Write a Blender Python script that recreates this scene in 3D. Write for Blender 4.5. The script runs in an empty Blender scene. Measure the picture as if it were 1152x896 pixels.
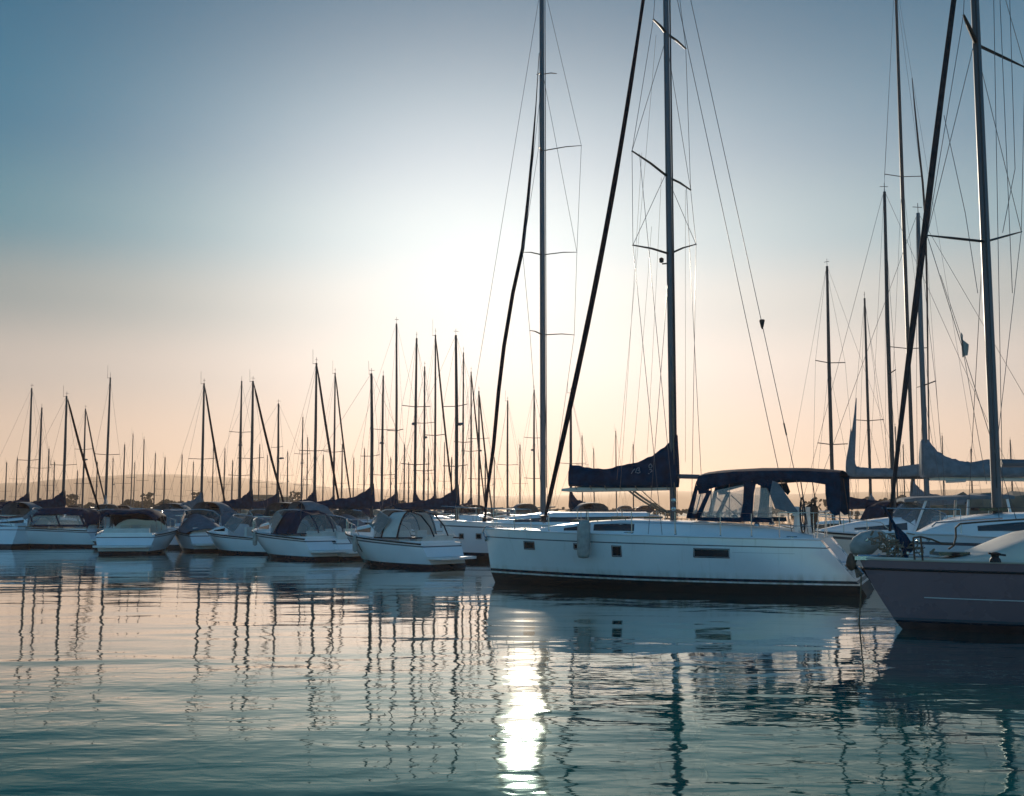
import bpy, bmesh, math, random
import numpy as np
from math import radians as R, sin, cos, pi, sqrt, exp, atan2
from mathutils import Vector as V, Matrix

# ------------------------------------------------------------------ camera
S = bpy.context.scene
COL = S.collection
FPX = 1235.0                       # focal length in photo pixels (photo 1152 x 896)
CAMH = 2.0
PITCH = math.atan(124 / FPX)       # horizon at photo row 572
cam = bpy.data.cameras.new('camera')
cam_o = bpy.data.objects.new('camera', cam); COL.objects.link(cam_o)
cam.sensor_width = 36; cam.lens = FPX / 1152 * 36; cam.clip_start = .1; cam.clip_end = 20000
cam_o.location = (0, 0, CAMH); cam_o.rotation_euler = (R(90) + PITCH, 0, 0)
S.camera = cam_o

# ------------------------------------------------------------------ light
SUN_EL, SUN_AZ = R(11.8), R(0.6)
S.view_settings.view_transform = 'Standard'
S.view_settings.look = 'None'
S.view_settings.exposure = 0.5
S.view_settings.gamma = 1
S.view_settings.use_curve_mapping = False
S.cycles.max_bounces = 8
S.cycles.transparent_max_bounces = 12
S.cycles.volume_bounces = 0
S.cycles.sample_clamp_indirect = 6
S.cycles.use_denoising = True

W = bpy.data.worlds.new('World'); S.world = W; W.use_nodes = True
def build_world():
    nt = W.node_tree; N = nt.nodes; L = nt.links
    bg = N['Background']
    def math_(op, a, b=None, clamp=False):
        n = N.new('ShaderNodeMath'); n.operation = op; n.use_clamp = clamp
        for i, v in enumerate((a, b)):
            if v is None: continue
            if isinstance(v, (int, float)): n.inputs[i].default_value = v
            else: L.new(v, n.inputs[i])
        return n.outputs[0]
    def mix(kind, f, a, b):
        n = N.new('ShaderNodeMix'); n.data_type = 'RGBA'; n.blend_type = kind
        for s, v in ((n.inputs[0], f), (n.inputs[6], a), (n.inputs[7], b)):
            if isinstance(v, (int, float)): s.default_value = v
            elif isinstance(v, tuple): s.default_value = (*v, 1)
            else: L.new(v, s)
        return n.outputs[2]
    sky = N.new('ShaderNodeTexSky'); sky.sky_type = 'NISHITA'; sky.sun_disc = False
    sky.sun_elevation = SUN_EL; sky.sun_rotation = SUN_AZ
    sky.air_density = 1.0; sky.dust_density = .3; sky.ozone_density = 3.0
    tc = N.new('ShaderNodeTexCoord')
    sp = N.new('ShaderNodeSeparateXYZ'); L.new(tc.outputs['Generated'], sp.inputs[0])
    x, y, z = sp.outputs
    # clear-air gradient by elevation
    rp = N.new('ShaderNodeValToRGB'); L.new(math_('ABSOLUTE', z), rp.inputs[0])
    cr = rp.color_ramp; cr.interpolation = 'EASE'
    stops = SKY_STOPS
    cr.elements[0].position = stops[0][0]; cr.elements[0].color = (*stops[0][1], 1)
    cr.elements[1].position = stops[-1][0]; cr.elements[1].color = (*stops[-1][1], 1)
    for p, c in stops[1:-1]:
        e = cr.elements.new(p); e.color = (*c, 1)
    # broad glow of the veiled sun
    def lobe(cx, cz, sx, sz):
        dx = math_('DIVIDE', math_('SUBTRACT', x, cx), sx); dz = math_('DIVIDE', math_('SUBTRACT', z, cz), sz)
        q = math_('ADD', math_('MULTIPLY', dx, dx), math_('MULTIPLY', dz, dz))
        g = math_('POWER', 2.71828, math_('MULTIPLY', q, -1))
        return math_('MULTIPLY', g, math_('GREATER_THAN', y, 0))
    c = rp.outputs[0]
    for (cx, cz, sx, sz, col) in SKY_LOBES:
        c = mix('ADD', lobe(cx, cz, sx, sz), c, col)
    # Nishita supplies the dome away from the sun; near it the veiled glow takes over
    c = mix('MULTIPLY', 1.0, c, (10.0, 10.0, 10.0))
    front = math_('MULTIPLY', math_('ADD', math_('MULTIPLY', y, 1.6), .35, True), 1.0)
    c = mix('MIX', front, mix('MULTIPLY', 1.0, sky.outputs[0], SKY_TINT), c)
    L.new(c, bg.inputs[0]); bg.inputs[1].default_value = 0.1
SKY_TINT = (.60, 1.05, 1.15)
SKY_STOPS = [(0.0, (.52, .39, .305)), (.06, (.45, .36, .30)), (.12, (.335, .31, .29)), (.18, (.165, .212, .225)),
             (.24, (.035, .155, .215)), (.32, (.0, .108, .192)), (.43, (.0, .086, .166)), (.65, (.0, .05, .11)), (1.0, (.0, .05, .11))]
SKY_LOBES = [(.17, .20, .34, .17, (.27, .24, .22)), (-.05, .215, .22, .175, (.46, .425, .39))]
build_world()

sl = bpy.data.lights.new('sun', 'SUN'); sl.energy = 3.3; sl.angle = R(1.2); sl.color = (1, .84, .66)
sun = bpy.data.objects.new('sun', sl); COL.objects.link(sun)
sun.rotation_euler = (R(-90) + SUN_EL, 0, -SUN_AZ)

# ------------------------------------------------------------------ helpers
rnd = random.Random(7)
FWD = V((0, cos(PITCH), sin(PITCH))); UP = V((0, -sin(PITCH), cos(PITCH))); CAMP = V((0, 0, CAMH))
def ray(px, py): return V((1, 0, 0)) * ((px - 576) / FPX) + UP * ((448 - py) / FPX) + FWD
def at(px, py, Y):                       # the point seen at a photo pixel, at distance Y
    d = ray(px, py); return CAMP + d * (Y / d.y)

def tag(o, label=None, cat=None, group=None, kind=None):
    if label: o['label'] = label
    if cat: o['category'] = cat
    if group: o['group'] = group
    if kind: o['kind'] = kind
    return o
def empty(name, loc, rz=0.0):
    o = bpy.data.objects.new(name, None); COL.objects.link(o)
    o.location = loc; o.rotation_euler = (0, 0, rz); o.empty_display_size = .2
    return o
def copy_tree(o, parent=None):
    c = o.copy(); COL.objects.link(c)
    if parent: c.parent = parent
    for ch in list(o.children): copy_tree(ch, c)
    return c

class MB:
    """collects shapes and links them as one mesh object"""
    def __init__(s): s.v = []; s.f = []; s.m = []
    def add(s, vs, fs, mi=0):
        b = len(s.v); s.v += [tuple(v) for v in vs]
        for f in fs: s.f.append(tuple(b + i for i in f)); s.m.append(mi)
        return s
    def box(s, c, d, mi=0, rot=None):
        c = V(c); hx, hy, hz = d[0] / 2, d[1] / 2, d[2] / 2
        vs = [V((x, y, z)) for x in (-hx, hx) for y in (-hy, hy) for z in (-hz, hz)]
        if rot is not None: vs = [rot @ v for v in vs]
        return s.add([c + v for v in vs], [(0, 1, 3, 2), (4, 6, 7, 5), (0, 4, 5, 1), (2, 3, 7, 6), (0, 2, 6, 4), (1, 5, 7, 3)], mi)
    def grid(s, rows, mi=0, closed=False, mats=None):
        n = len(rows[0]); vs = [p for r in rows for p in r]; base = len(s.v)
        s.v += [tuple(p) for p in vs]
        for i in range(len(rows) - 1):
            for j in range(n if closed else n - 1):
                k = (j + 1) % n
                s.f.append((base + i * n + j, base + i * n + k, base + (i + 1) * n + k, base + (i + 1) * n + j))
                s.m.append(mats[i] if mats else mi)
        return s
    def cap(s, pts, mi=0): return s.add(pts, [tuple(range(len(pts)))], mi)
    def loft(s, rings, mi=0, caps=True):
        s.grid(rings, mi, True)
        if caps: s.cap(list(reversed(rings[0])), mi); s.cap(rings[-1], mi)
        return s
    def tube(s, pts, r, n=6, mi=0, caps=True, flat=1.0):
        pts = [V(p) for p in pts]; k = len(pts)
        rr = r if isinstance(r, (list, tuple)) else [r] * k
        rings = []; ref = None
        for i, p in enumerate(pts):
            t = (pts[min(i + 1, k - 1)] - pts[max(i - 1, 0)])
            if t.length < 1e-9: t = V((0, 0, 1))
            t.normalize()
            if ref is None: ref = V((0, 0, 1)) if abs(t.z) < .9 else V((1, 0, 0))
            u = t.cross(ref); u.normalize(); w = u.cross(t); w.normalize(); ref = w
            rings.append([p + u * (cos(2 * pi * j / n) * rr[i]) + w * (sin(2 * pi * j / n) * rr[i] * flat) for j in range(n)])
        return s.loft(rings, mi, caps)
    def lathe(s, prof, c=(0, 0, 0), n=14, mi=0, M=None):
        rings = []
        for r, z in prof:
            ring = [V((r * cos(2 * pi * j / n), r * sin(2 * pi * j / n), z)) for j in range(n)]
            if M is not None: ring = [M @ p for p in ring]
            rings.append([V(c) + p for p in ring])
        return s.loft(rings, mi)
    def panel(s, pts, off, mi=0):
        """closed outline given a thickness along off"""
        pts = [V(p) for p in pts]; o = V(off); n = len(pts)
        a = [p - o / 2 for p in pts]; b = [p + o / 2 for p in pts]
        s.add(a + b, [tuple(range(n))[::-1], tuple(range(n, 2 * n))] + [(i, (i + 1) % n, n + (i + 1) % n, n + i) for i in range(n)], mi)
        return s
    def build(s, name, mat, parent=None, smooth=35, loc=None):
        me = bpy.data.meshes.new(name); me.from_pydata(s.v, [], s.f)
        mats = mat if isinstance(mat, (list, tuple)) else [mat]
        for m in mats: me.materials.append(m)
        if len(mats) > 1: me.polygons.foreach_set('material_index', s.m)
        bm = bmesh.new(); bm.from_mesh(me)
        bmesh.ops.remove_doubles(bm, verts=bm.verts, dist=1e-5)
        bmesh.ops.recalc_face_normals(bm, faces=bm.faces)
        if loc is not None: bmesh.ops.translate(bm, verts=bm.verts, vec=-V(loc))
        bm.to_mesh(me); bm.free()
        if smooth:
            me.polygons.foreach_set('use_smooth', [True] * len(me.polygons))
            me.set_sharp_from_angle(angle=R(smooth))
        o = bpy.data.objects.new(name, me); COL.objects.link(o)
        if parent is not None: o.parent = parent
        if loc is not None: o.location = loc
        return o

def sag(a, b, drop, n=8):
    a, b = V(a), V(b)
    return [a.lerp(b, i / n) - V((0, 0, drop * 4 * (i / n) * (1 - i / n))) for i in range(n + 1)]

# ------------------------------------------------------------------ materials
def mat(name, col, rough=.5, metal=0.0, var=.0, vscale=3.0, bump=0.0, bscale=40.0, spec=.5, coat=0.0, stretch=(1, 1, 1), wear=None, ior=None):
    m = bpy.data.materials.new(name); m.use_nodes = True
    nt = m.node_tree; b = nt.nodes['Principled BSDF']; L = nt.links
    b.inputs['Roughness'].default_value = rough; b.inputs['Metallic'].default_value = metal
    b.inputs['Specular IOR Level'].default_value = spec; b.inputs['Coat Weight'].default_value = coat
    b.inputs['Coat Roughness'].default_value = .08
    b.inputs['Base Color'].default_value = (*col, 1)
    if ior: b.inputs['IOR'].default_value = ior
    tc = nt.nodes.new('ShaderNodeTexCoord'); mp = nt.nodes.new('ShaderNodeMapping')
    L.new(tc.outputs['Object'], mp.inputs[0]); mp.inputs['Scale'].default_value = stretch
    if var:
        n = nt.nodes.new('ShaderNodeTexNoise'); n.inputs['Scale'].default_value = vscale; n.inputs['Detail'].default_value = 6
        L.new(mp.outputs[0], n.inputs[0])
        mx = nt.nodes.new('ShaderNodeMix'); mx.data_type = 'RGBA'
        mx.inputs[6].default_value = (*[c * (1 - var) for c in col], 1); mx.inputs[7].default_value = (*[min(1, c * (1 + var)) for c in col], 1)
        if wear: mx.inputs[6].default_value = (*wear, 1)
        rp = nt.nodes.new('ShaderNodeMapRange'); rp.inputs[1].default_value = .3; rp.inputs[2].default_value = .7
        L.new(n.outputs[0], rp.inputs[0]); L.new(rp.outputs[0], mx.inputs[0]); L.new(mx.outputs[2], b.inputs['Base Color'])
        r2 = nt.nodes.new('ShaderNodeMapRange'); r2.inputs[3].default_value = max(.02, rough * .75); r2.inputs[4].default_value = min(1, rough * 1.3)
        L.new(n.outputs[0], r2.inputs[0]); L.new(r2.outputs[0], b.inputs['Roughness'])
    if bump:
        n = nt.nodes.new('ShaderNodeTexNoise'); n.inputs['Scale'].default_value = bscale; n.inputs['Detail'].default_value = 4
        L.new(mp.outputs[0], n.inputs[0])
        bp = nt.nodes.new('ShaderNodeBump'); bp.inputs['Strength'].default_value = bump; bp.inputs['Distance'].default_value = .02
        L.new(n.outputs[0], bp.inputs['Height']); L.new(bp.outputs[0], b.inputs['Normal'])
    return m
def clear_mat(name, tint=(.9, .9, .88), alpha=.25, rough=.1):
    m = bpy.data.materials.new(name); m.use_nodes = True
    b = m.node_tree.nodes['Principled BSDF']
    b.inputs['Base Color'].default_value = (*tint, 1); b.inputs['Alpha'].default_value = alpha; b.inputs['Roughness'].default_value = rough
    return m
M = dict(
    gel=mat('white_gelcoat', (.78, .79, .80), .16, var=.05, vscale=1.2, coat=.3, bump=.03, bscale=1.5),
    deck=mat('nonskid_deck', (.72, .71, .68), .55, var=.08, vscale=4, bump=.2, bscale=160),
    cream=mat('cream_gelcoat', (.62, .56, .47), .4, var=.08, vscale=3),
    lilac=mat('slate_lilac_topside', (.26, .165, .18), .28, var=.08, vscale=1.5, coat=.3, bump=.03, bscale=1.5),
    boot=mat('navy_boot_stripe', (.012, .02, .035), .25, var=.2, vscale=3),
    anti=mat('antifouling', (.012, .014, .018), .6, var=.4, vscale=5),
    brownanti=mat('brown_antifouling', (.05, .025, .025), .6, var=.3, vscale=5),
    stripe=mat('grey_pinstripe', (.09, .1, .12), .3),
    whiteline=mat('white_pinstripe', (.75, .75, .75), .3),
    navy=mat('navy_canvas', (.002, .029, .064), .9, var=.35, vscale=5, bump=.5, bscale=22, spec=.02),
    black=mat('blue_black_canvas', (.006, .012, .022), .85, var=.3, vscale=6, bump=.4, bscale=25, spec=.03),
    greyblack=mat('faded_black_canvas', (.03, .034, .042), .9, var=.3, vscale=6, bump=.4, bscale=25, spec=.03),
    emb=mat('faded_print', (.33, .34, .36), .8),
    flag=mat('faded_pennant', (.30, .28, .25), .9),
    grey=mat('grey_blue_canvas', (.14, .18, .21), .9, var=.2, vscale=4, bump=.5, bscale=18, spec=.05),
    teal=mat('teal_canvas', (.07, .14, .18), .85, var=.2, vscale=4, bump=.5, bscale=14, spec=.2),
    sail=mat('offwhite_sailcloth', (.62, .60, .55), .8, var=.1, vscale=4, bump=.4, bscale=14),
    alu=mat('anodised_spar', (.115, .125, .14), .5, metal=.45, var=.12, vscale=2, stretch=(1, 1, .2)),
    dkalu=mat('dark_anodised_spar', (.045, .047, .052), .55, metal=.3, var=.2, vscale=2, stretch=(1, 1, .2)),
    wire=mat('rigging_wire', (.10, .10, .11), .4, metal=.6),
    rope=mat('weathered_rope', (.22, .17, .12), .9, var=.3, vscale=30),
    brown=mat('brown_leather', (.10, .055, .035), .7, var=.3, vscale=20),
    steel=mat('stainless_steel', (.45, .45, .45), .25, metal=.9),
    glass=mat('smoked_window', (.012, .018, .024), .08, spec=.6),
    vinyl=clear_mat('clear_vinyl', (.75, .74, .70), .22, .15),
    plexi=clear_mat('windscreen_plexi', (.16, .2, .22), .62, .05),
    fend=mat('grey_white_fender', (.33, .34, .32), .75, var=.2, vscale=8, bump=.3, bscale=30),
    teak=mat('weathered_teak', (.22, .15, .09), .75, var=.3, vscale=4, stretch=(1, 8, 1)),
    rubber=mat('black_rubber', (.015, .015, .016), .6),
    red=mat('red_paint', (.35, .03, .03), .4),
    stone=mat('breakwater_stone', (.20, .155, .11), .9, var=.5, vscale=.6, bump=1.0, bscale=1.2),
    conc=mat('pontoon_concrete', (.3, .29, .27), .85, var=.2, vscale=1.5),
    leaf=mat('dark_foliage', (.022, .032, .022), .85, var=.4, vscale=.4),
    bark=mat('bark', (.06, .045, .035), .9),
    plaster=mat('plaster', (.3, .28, .26), .9, var=.1, vscale=.3),
    hill=mat('hazy_hill', (.05, .065, .05), .9, var=.3, vscale=.01),
)

def hull_gel():
    m = mat('weathered_white_gelcoat', (.80, .80, .79), .13, var=.06, vscale=.9, coat=1.0, bump=.05, bscale=1.3)
    nt = m.node_tree; L = nt.links; b = nt.nodes['Principled BSDF']; src = b.inputs['Base Color'].links[0].from_socket
    tc = nt.nodes.new('ShaderNodeTexCoord'); mp = nt.nodes.new('ShaderNodeMapping'); mp.inputs['Scale'].default_value = (5, 5, .7); L.new(tc.outputs['Object'], mp.inputs[0])
    n = nt.nodes.new('ShaderNodeTexNoise'); n.inputs['Scale'].default_value = 1.6; n.inputs['Detail'].default_value = 8; L.new(mp.outputs[0], n.inputs[0])
    sp = nt.nodes.new('ShaderNodeSeparateXYZ'); L.new(tc.outputs['Object'], sp.inputs[0])
    def mr(v, a, c, d, e):
        r = nt.nodes.new('ShaderNodeMapRange'); L.new(v, r.inputs[0])
        for i, q in enumerate((a, c, d, e)): r.inputs[i + 1].default_value = q
        return r.outputs[0]
    def mth(op, a, c):
        q = nt.nodes.new('ShaderNodeMath'); q.operation = op; q.use_clamp = True; L.new(a, q.inputs[0])
        if isinstance(c, float): q.inputs[1].default_value = c
        else: L.new(c, q.inputs[1])
        return q.outputs[0]
    scum = mth('MULTIPLY', mr(sp.outputs[2], .26, .52, 1, 0), mr(n.outputs[0], .35, .7, .1, .8))      # waterline scum
    run = mth('MULTIPLY', mr(n.outputs[0], .58, .78, 0, .35), mr(sp.outputs[2], .3, 1.3, .2, 1))          # rain streaks
    mx = nt.nodes.new('ShaderNodeMix'); mx.data_type = 'RGBA'; mx.inputs[7].default_value = (.36, .31, .21, 1)
    L.new(mth('ADD', scum, run), mx.inputs[0]); L.new(src, mx.inputs[6]); L.new(mx.outputs[2], b.inputs['Base Color'])
    return m
M['hullgel'] = hull_gel()

# ------------------------------------------------------------------ water
def build_water():
    m = bpy.data.materials.new('harbour_water'); m.use_nodes = True
    nt = m.node_tree; N = nt.nodes; L = nt.links; b = N['Principled BSDF']
    b.inputs['Base Color'].default_value = (.0, .080, .078, 1); b.inputs['Roughness'].default_value = .5; b.inputs['Specular IOR Level'].default_value = 0
    tc = N.new('ShaderNodeTexCoord')
    def noise(scale, sx, sy, det, rot=0, dist=0.0):
        mp = N.new('ShaderNodeMapping'); mp.inputs['Scale'].default_value = (sx, sy, 1); mp.inputs['Rotation'].default_value = (0, 0, R(rot))
        L.new(tc.outputs['Object'], mp.inputs[0])
        n = N.new('ShaderNodeTexNoise'); n.inputs['Scale'].default_value = scale; n.inputs['Detail'].default_value = det; n.inputs['Distortion'].default_value = dist
        L.new(mp.outputs[0], n.inputs[0]); return n.outputs[0]
    def mul(a, k):
        n = N.new('ShaderNodeMath'); n.operation = 'MULTIPLY'; L.new(a, n.inputs[0])
        if isinstance(k, (int, float)): n.inputs[1].default_value = k
        else: L.new(k, n.inputs[1])
        return n.outputs[0]
    def add(a, c):
        n = N.new('ShaderNodeMath'); L.new(a, n.inputs[0]); L.new(c, n.inputs[1]); return n.outputs[0]
    swell = mul(noise(.55, .5, 1.1, 2, 6, .4), WAVES[0])
    chop = mul(noise(1.6, .38, 1.4, 2, -5, .6), WAVES[1])
    rip = mul(noise(6.0, .6, 1.5, 2, 4, .3), WAVES[2])
    cross = mul(noise(2.2, .9, 1.1, 2, 25, .5), WAVES[3])
    rip = add(rip, cross)
    patch = N.new('ShaderNodeMapRange'); patch.inputs[1].default_value = .35; patch.inputs[2].default_value = .65; patch.inputs[3].default_value = .35; patch.inputs[4].default_value = 1.3
    L.new(noise(.07, .6, 1.4, 2, 20), patch.inputs[0])
    sp = N.new('ShaderNodeSeparateXYZ'); L.new(tc.outputs['Object'], sp.inputs[0])
    breeze = N.new('ShaderNodeMapRange'); breeze.interpolation_type = 'SMOOTHSTEP'      # sheltered by the boats, livelier in the open basin
    for i, v in enumerate((7, 21, 2.0, .40)): breeze.inputs[i + 1].default_value = v
    L.new(sp.outputs[1], breeze.inputs[0])
    sw2 = N.new('ShaderNodeMapRange'); sw2.interpolation_type = 'SMOOTHSTEP'
    for i, v in enumerate((7, 24, 1.6, .7)): sw2.inputs[i + 1].default_value = v
    L.new(sp.outputs[1], sw2.inputs[0])
    h = add(mul(swell, sw2.outputs[0]), mul(mul(add(chop, rip), patch.outputs[0]), breeze.outputs[0]))
    bp = N.new('ShaderNodeBump'); bp.inputs['Strength'].default_value = 1.0; bp.inputs['Distance'].default_value = 1.0
    L.new(h, bp.inputs['Height']); L.new(bp.outputs[0], b.inputs['Normal'])
    gl = N.new('ShaderNodeBsdfGlossy'); gl.inputs['Roughness'].default_value = .035; gl.inputs['Color'].default_value = (.93, .985, 1, 1); L.new(bp.outputs[0], gl.inputs['Normal'])
    lw = N.new('ShaderNodeLayerWeight'); lw.inputs['Blend'].default_value = .5; L.new(bp.outputs[0], lw.inputs['Normal'])
    rp = N.new('ShaderNodeValToRGB'); L.new(lw.outputs['Facing'], rp.inputs[0]); cr = rp.color_ramp       # reflectance against angle
    cr.elements[0].position = 0; cr.elements[0].color = (.03, .03, .03, 1); cr.elements[1].position = 1; cr.elements[1].color = (1, 1, 1, 1)
    for p_, v_ in ((.55, .04), (.68, .06), (.75, .11), (.80, .24), (.85, .54), (.90, .80), (.95, .92)): e = cr.elements.new(p_); e.color = (v_, v_, v_, 1)
    rc = N.new('ShaderNodeValToRGB'); L.new(lw.outputs['Facing'], rc.inputs[0]); cr = rc.color_ramp
    cr.elements[0].position = .66; cr.elements[0].color = (.35, .82, .86, 1); cr.elements[1].position = .90; cr.elements[1].color = (1, .965, .92, 1)
    L.new(rc.outputs[0], gl.inputs['Color'])
    ms = N.new('ShaderNodeMixShader'); L.new(rp.outputs[0], ms.inputs[0]); L.new(b.outputs[0], ms.inputs[1]); L.new(gl.outputs[0], ms.inputs[2])
    L.new(ms.outputs[0], N['Material Output'].inputs[0])
    mb = MB(); mb.add([(-4000, -800, 0), (4000, -800, 0), (4000, 4000, 0), (-4000, 4000, 0)], [(0, 1, 2, 3)])
    o = mb.build('water', m, smooth=0); tag(o, 'calm teal harbour water mirroring masts and glowing sky', 'water', kind='structure')
WAVES = (.036, .0060, .0016, .0060)
build_water()

# ------------------------------------------------------------------ far land
def ridge(name, Y, prof, depth, m):
    """hill range: profile of (x px, top row px) at distance Y, with real depth"""
    rows = []
    xs = np.linspace(prof[0][0], prof[-1][0], 90)
    tops = np.interp(xs, [p[0] for p in prof], [p[1] for p in prof])
    r = random.Random(3)
    for k in range(9):
        t = k / 8; row = []
        for i, px in enumerate(xs):
            p = at(px, tops[i], Y); h = max(0, p.z)
            sh = sin(pi * t) ** .8
            row.append((p.x * (1 + .05 * (t - .5)), Y + (t - .5) * depth, -1 + (h + 1) * sh * (1 + .04 * r.uniform(-1, 1) * (1 if 0 < k < 8 else 0))))
        rows.append(row)
    mb = MB(); mb.grid(rows); o = mb.build(name, m); tag(o, kind='structure'); return o
ridge('mountains', 3000, [(-500, 552), (-250, 549), (-80, 549), (60, 541), (130, 535), (200, 534), (290, 540), (380, 549), (470, 552), (560, 558), (680, 554), (760, 552), (860, 557), (1000, 553), (1130, 549), (1300, 552), (1500, 556), (1650, 562)], 600, M['hill'])

def haze():
    mb = MB(); mb.box((0, 1700, 48), (11000, 6400, 98))
    m = bpy.data.materials.new('haze'); m.use_nodes = True; n = m.node_tree; n.nodes.clear()
    out = n.nodes.new('ShaderNodeOutputMaterial'); v = n.nodes.new('ShaderNodeVolumePrincipled')
    v.inputs['Color'].default_value = (.60, .48, .385, 1); v.inputs['Density'].default_value = .00029; v.inputs['Anisotropy'].default_value = .55
    n.links.new(v.outputs[0], out.inputs['Volume'])
    o = mb.build('haze', m, smooth=0); tag(o, 'pale peach haze over the harbour', 'haze', kind='stuff')
haze()

# far shore: low land, wooded belt
def shore():
    rows = []
    for k in range(5):
        t = k / 4
        rows.append([(x, 232 + 160 * t + 8 * sin(x * .03), -0.6 + 1.6 * sin(pi * t * .5)) for x in np.linspace(-420, 420, 60)])
    mb = MB(); mb.grid(rows); o = mb.build('far_shore', M['hill']); tag(o, kind='structure')
    r = random.Random(11); mb = MB()
    for i in range(5200):
        px = r.uniform(-120, 470) if r.random() < .8 else r.uniform(470, 1300)
        Y = r.uniform(238, 262); x = (px - 576) / FPX * Y
        prof = 2.6 + .6 * sin(px * .045) + .45 * sin(px * .13 + 1) + .3 * sin(px * .31) + (1.2 if px > 900 else 0) - (1.2 if 520 < px < 900 else 0)
        z = 0.2 + r.random() ** .7 * max(.8, prof); s = r.uniform(.35, .8)
        a, e = r.uniform(0, 6.28), r.uniform(-.6, .6)
        u = V((cos(a), sin(a), 0)); w = V((-sin(a) * sin(e), cos(a) * sin(e), cos(e)))
        c = V((x, Y, z)); k = 6
        mb.add([c + u * (s * cos(2 * pi * j / k) * r.uniform(.7, 1.2)) + w * (s * .8 * sin(2 * pi * j / k) * r.uniform(.7, 1.2)) for j in range(k)], [tuple(range(k))])
    o = mb.build('woodland', M['leaf'], smooth=0); tag(o, 'dark belt of trees along the far shore', 'woodland', kind='stuff')
shore()

def far_tree(px, top, Y, label, r):
    b = at(px, 572, Y); h = at(px, top, Y).z - .8
    t = empty('shore_tree', (b.x, Y, .8)); tag(t, label, 'tree', 'lone trees above the far shore')
    MB().tube([(0, 0, 0), (.1, 0, h * .4), (0, .1, h * .75)], [.25, .18, .08]).build('trunk', M['bark'], t)
    mb = MB()
    for i in range(70):
        a = r.uniform(0, 6.28); q = r.random() ** .5
        c = V((cos(a) * q * h * .3, sin(a) * q * h * .3, h * r.uniform(.4, 1))); s = r.uniform(.25, .5)
        u = V((r.uniform(-1, 1), r.uniform(-1, 1), r.uniform(-1, 1))).normalized(); w = u.orthogonal().normalized()
        mb.add([c + u * (s * cos(1.26 * j)) + w * (s * sin(1.26 * j)) for j in range(5)], [(0, 1, 2, 3, 4)])
    mb.build('crown', M['leaf'], t, smooth=0)
_r = random.Random(4)
for px, top, lab in ((166, 555, 'small far tree poking above the shoreline right of the leftmost navy hooded boats'), (80, 557, 'tiny far tree above the shore at the left side of the harbour'),
                     (222, 555, 'small far tree standing just left of the tall mast beside the teal covered boat'), (332, 553, 'far round tree beside the pale shore house')):
    far_tree(px, top, 266, lab, _r)
def far_house(px, w, top, Y, label):
    b = at(px, 572, Y); h = at(px, top, Y).z - .6
    t = empty('shore_house', (b.x, Y, .6)); tag(t, label, 'house', 'small houses on the far shore')
    wm = MB(); wm.box((0, 0, h * .4), (w, 6, h * .8)); wm.build('wall', M['plaster'], t, smooth=0)
    rm = MB(); rm.panel([(-w / 2 - .3, 0, h * .8), (w / 2 + .3, 0, h * .8), (w / 2 - .6, 0, h), (-w / 2 + .6, 0, h)], (0, 6.6, 0)); rm.build('roof', M['teak'], t, smooth=0)
    for k in (-.28, .28):
        q = MB(); q.box((w * k, -3.03, h * .45), (.9, .08, 1.1)); q.build('window', M['glass'], t, smooth=0)
far_house(297, 7, 557, 266, 'low plain house on the far shore right of the tall bare mast')
far_house(318, 5, 559, 268, 'smaller far shore house right of its low neighbour')

# stone breakwater behind the moored sailboats
def breakwater():
    r = random.Random(5); rows = []
    xs = np.linspace(-75, 6.3, 150)
    prof = [(-3.2, -.6), (-2.2, .4), (-1.3, 1.2), (-.6, 1.75), (.9, 1.8), (2.2, .8), (3.4, -.6)]
    for yy, zz in prof:
        rows.append([(x, 104 + yy - x * .05 + r.uniform(-.25, .25), zz + (r.uniform(-.22, .22) if zz > 0 else 0)) for x in xs])
    mb = MB(); mb.grid(rows)
    mb.cap([rows[k][0] for k in range(len(rows))]); mb.cap([rows[k][-1] for k in range(len(rows))])
    o = mb.build('breakwater', M['stone'], smooth=0); tag(o, 'low brown rubble stone breakwater behind the moored sailboats', 'breakwater')
    xs = np.linspace(24, 75, 90); rows = []
    for yy, zz in prof:
        rows.append([(x, 62 + yy + r.uniform(-.25, .25), (zz if zz < .3 else zz * 1.55) + (r.uniform(-.22, .22) if zz > 0 else 0)) for x in xs])
    mb = MB(); mb.grid(rows); mb.cap([rows[k][0] for k in range(len(rows))]); mb.cap([rows[k][-1] for k in range(len(rows))])
    o = mb.build('breakwater', M['stone'], smooth=0); tag(o, 'higher brown stone breakwater behind the grey covered booms at the right', 'breakwater')
breakwater()

# ------------------------------------------------------------------ boats: common forms
class Boat:
    def __init__(s, name, label, cat, x, y, heading, group=None):
        s.o = empty(name, (x, y, 0), R(heading)); tag(s.o, label, cat, group)
        s.mat = Matrix.Translation((x, y, 0)) @ Matrix.Rotation(R(heading), 4, 'Z'); s.inv = s.mat.inverted()
    def px(s, px, py, y=0.0):           # pixel -> local point on the plane local y = const
        a = s.inv @ CAMP; d = (s.inv.to_3x3() @ ray(px, py)); t = (y - a.y) / d.y
        return a + d * t
    def pz(s, px, py, z):               # pixel -> local point on the plane local z = const
        a = s.inv @ CAMP; d = (s.inv.to_3x3() @ ray(px, py)); t = (z - a.z) / d.z
        return a + d * t
    def pix(s, p):
        q = s.mat @ V(p) - CAMP; f = q.dot(FWD); return (576 + FPX * q.x / f, 448 - FPX * q.dot(UP) / f)

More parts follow.
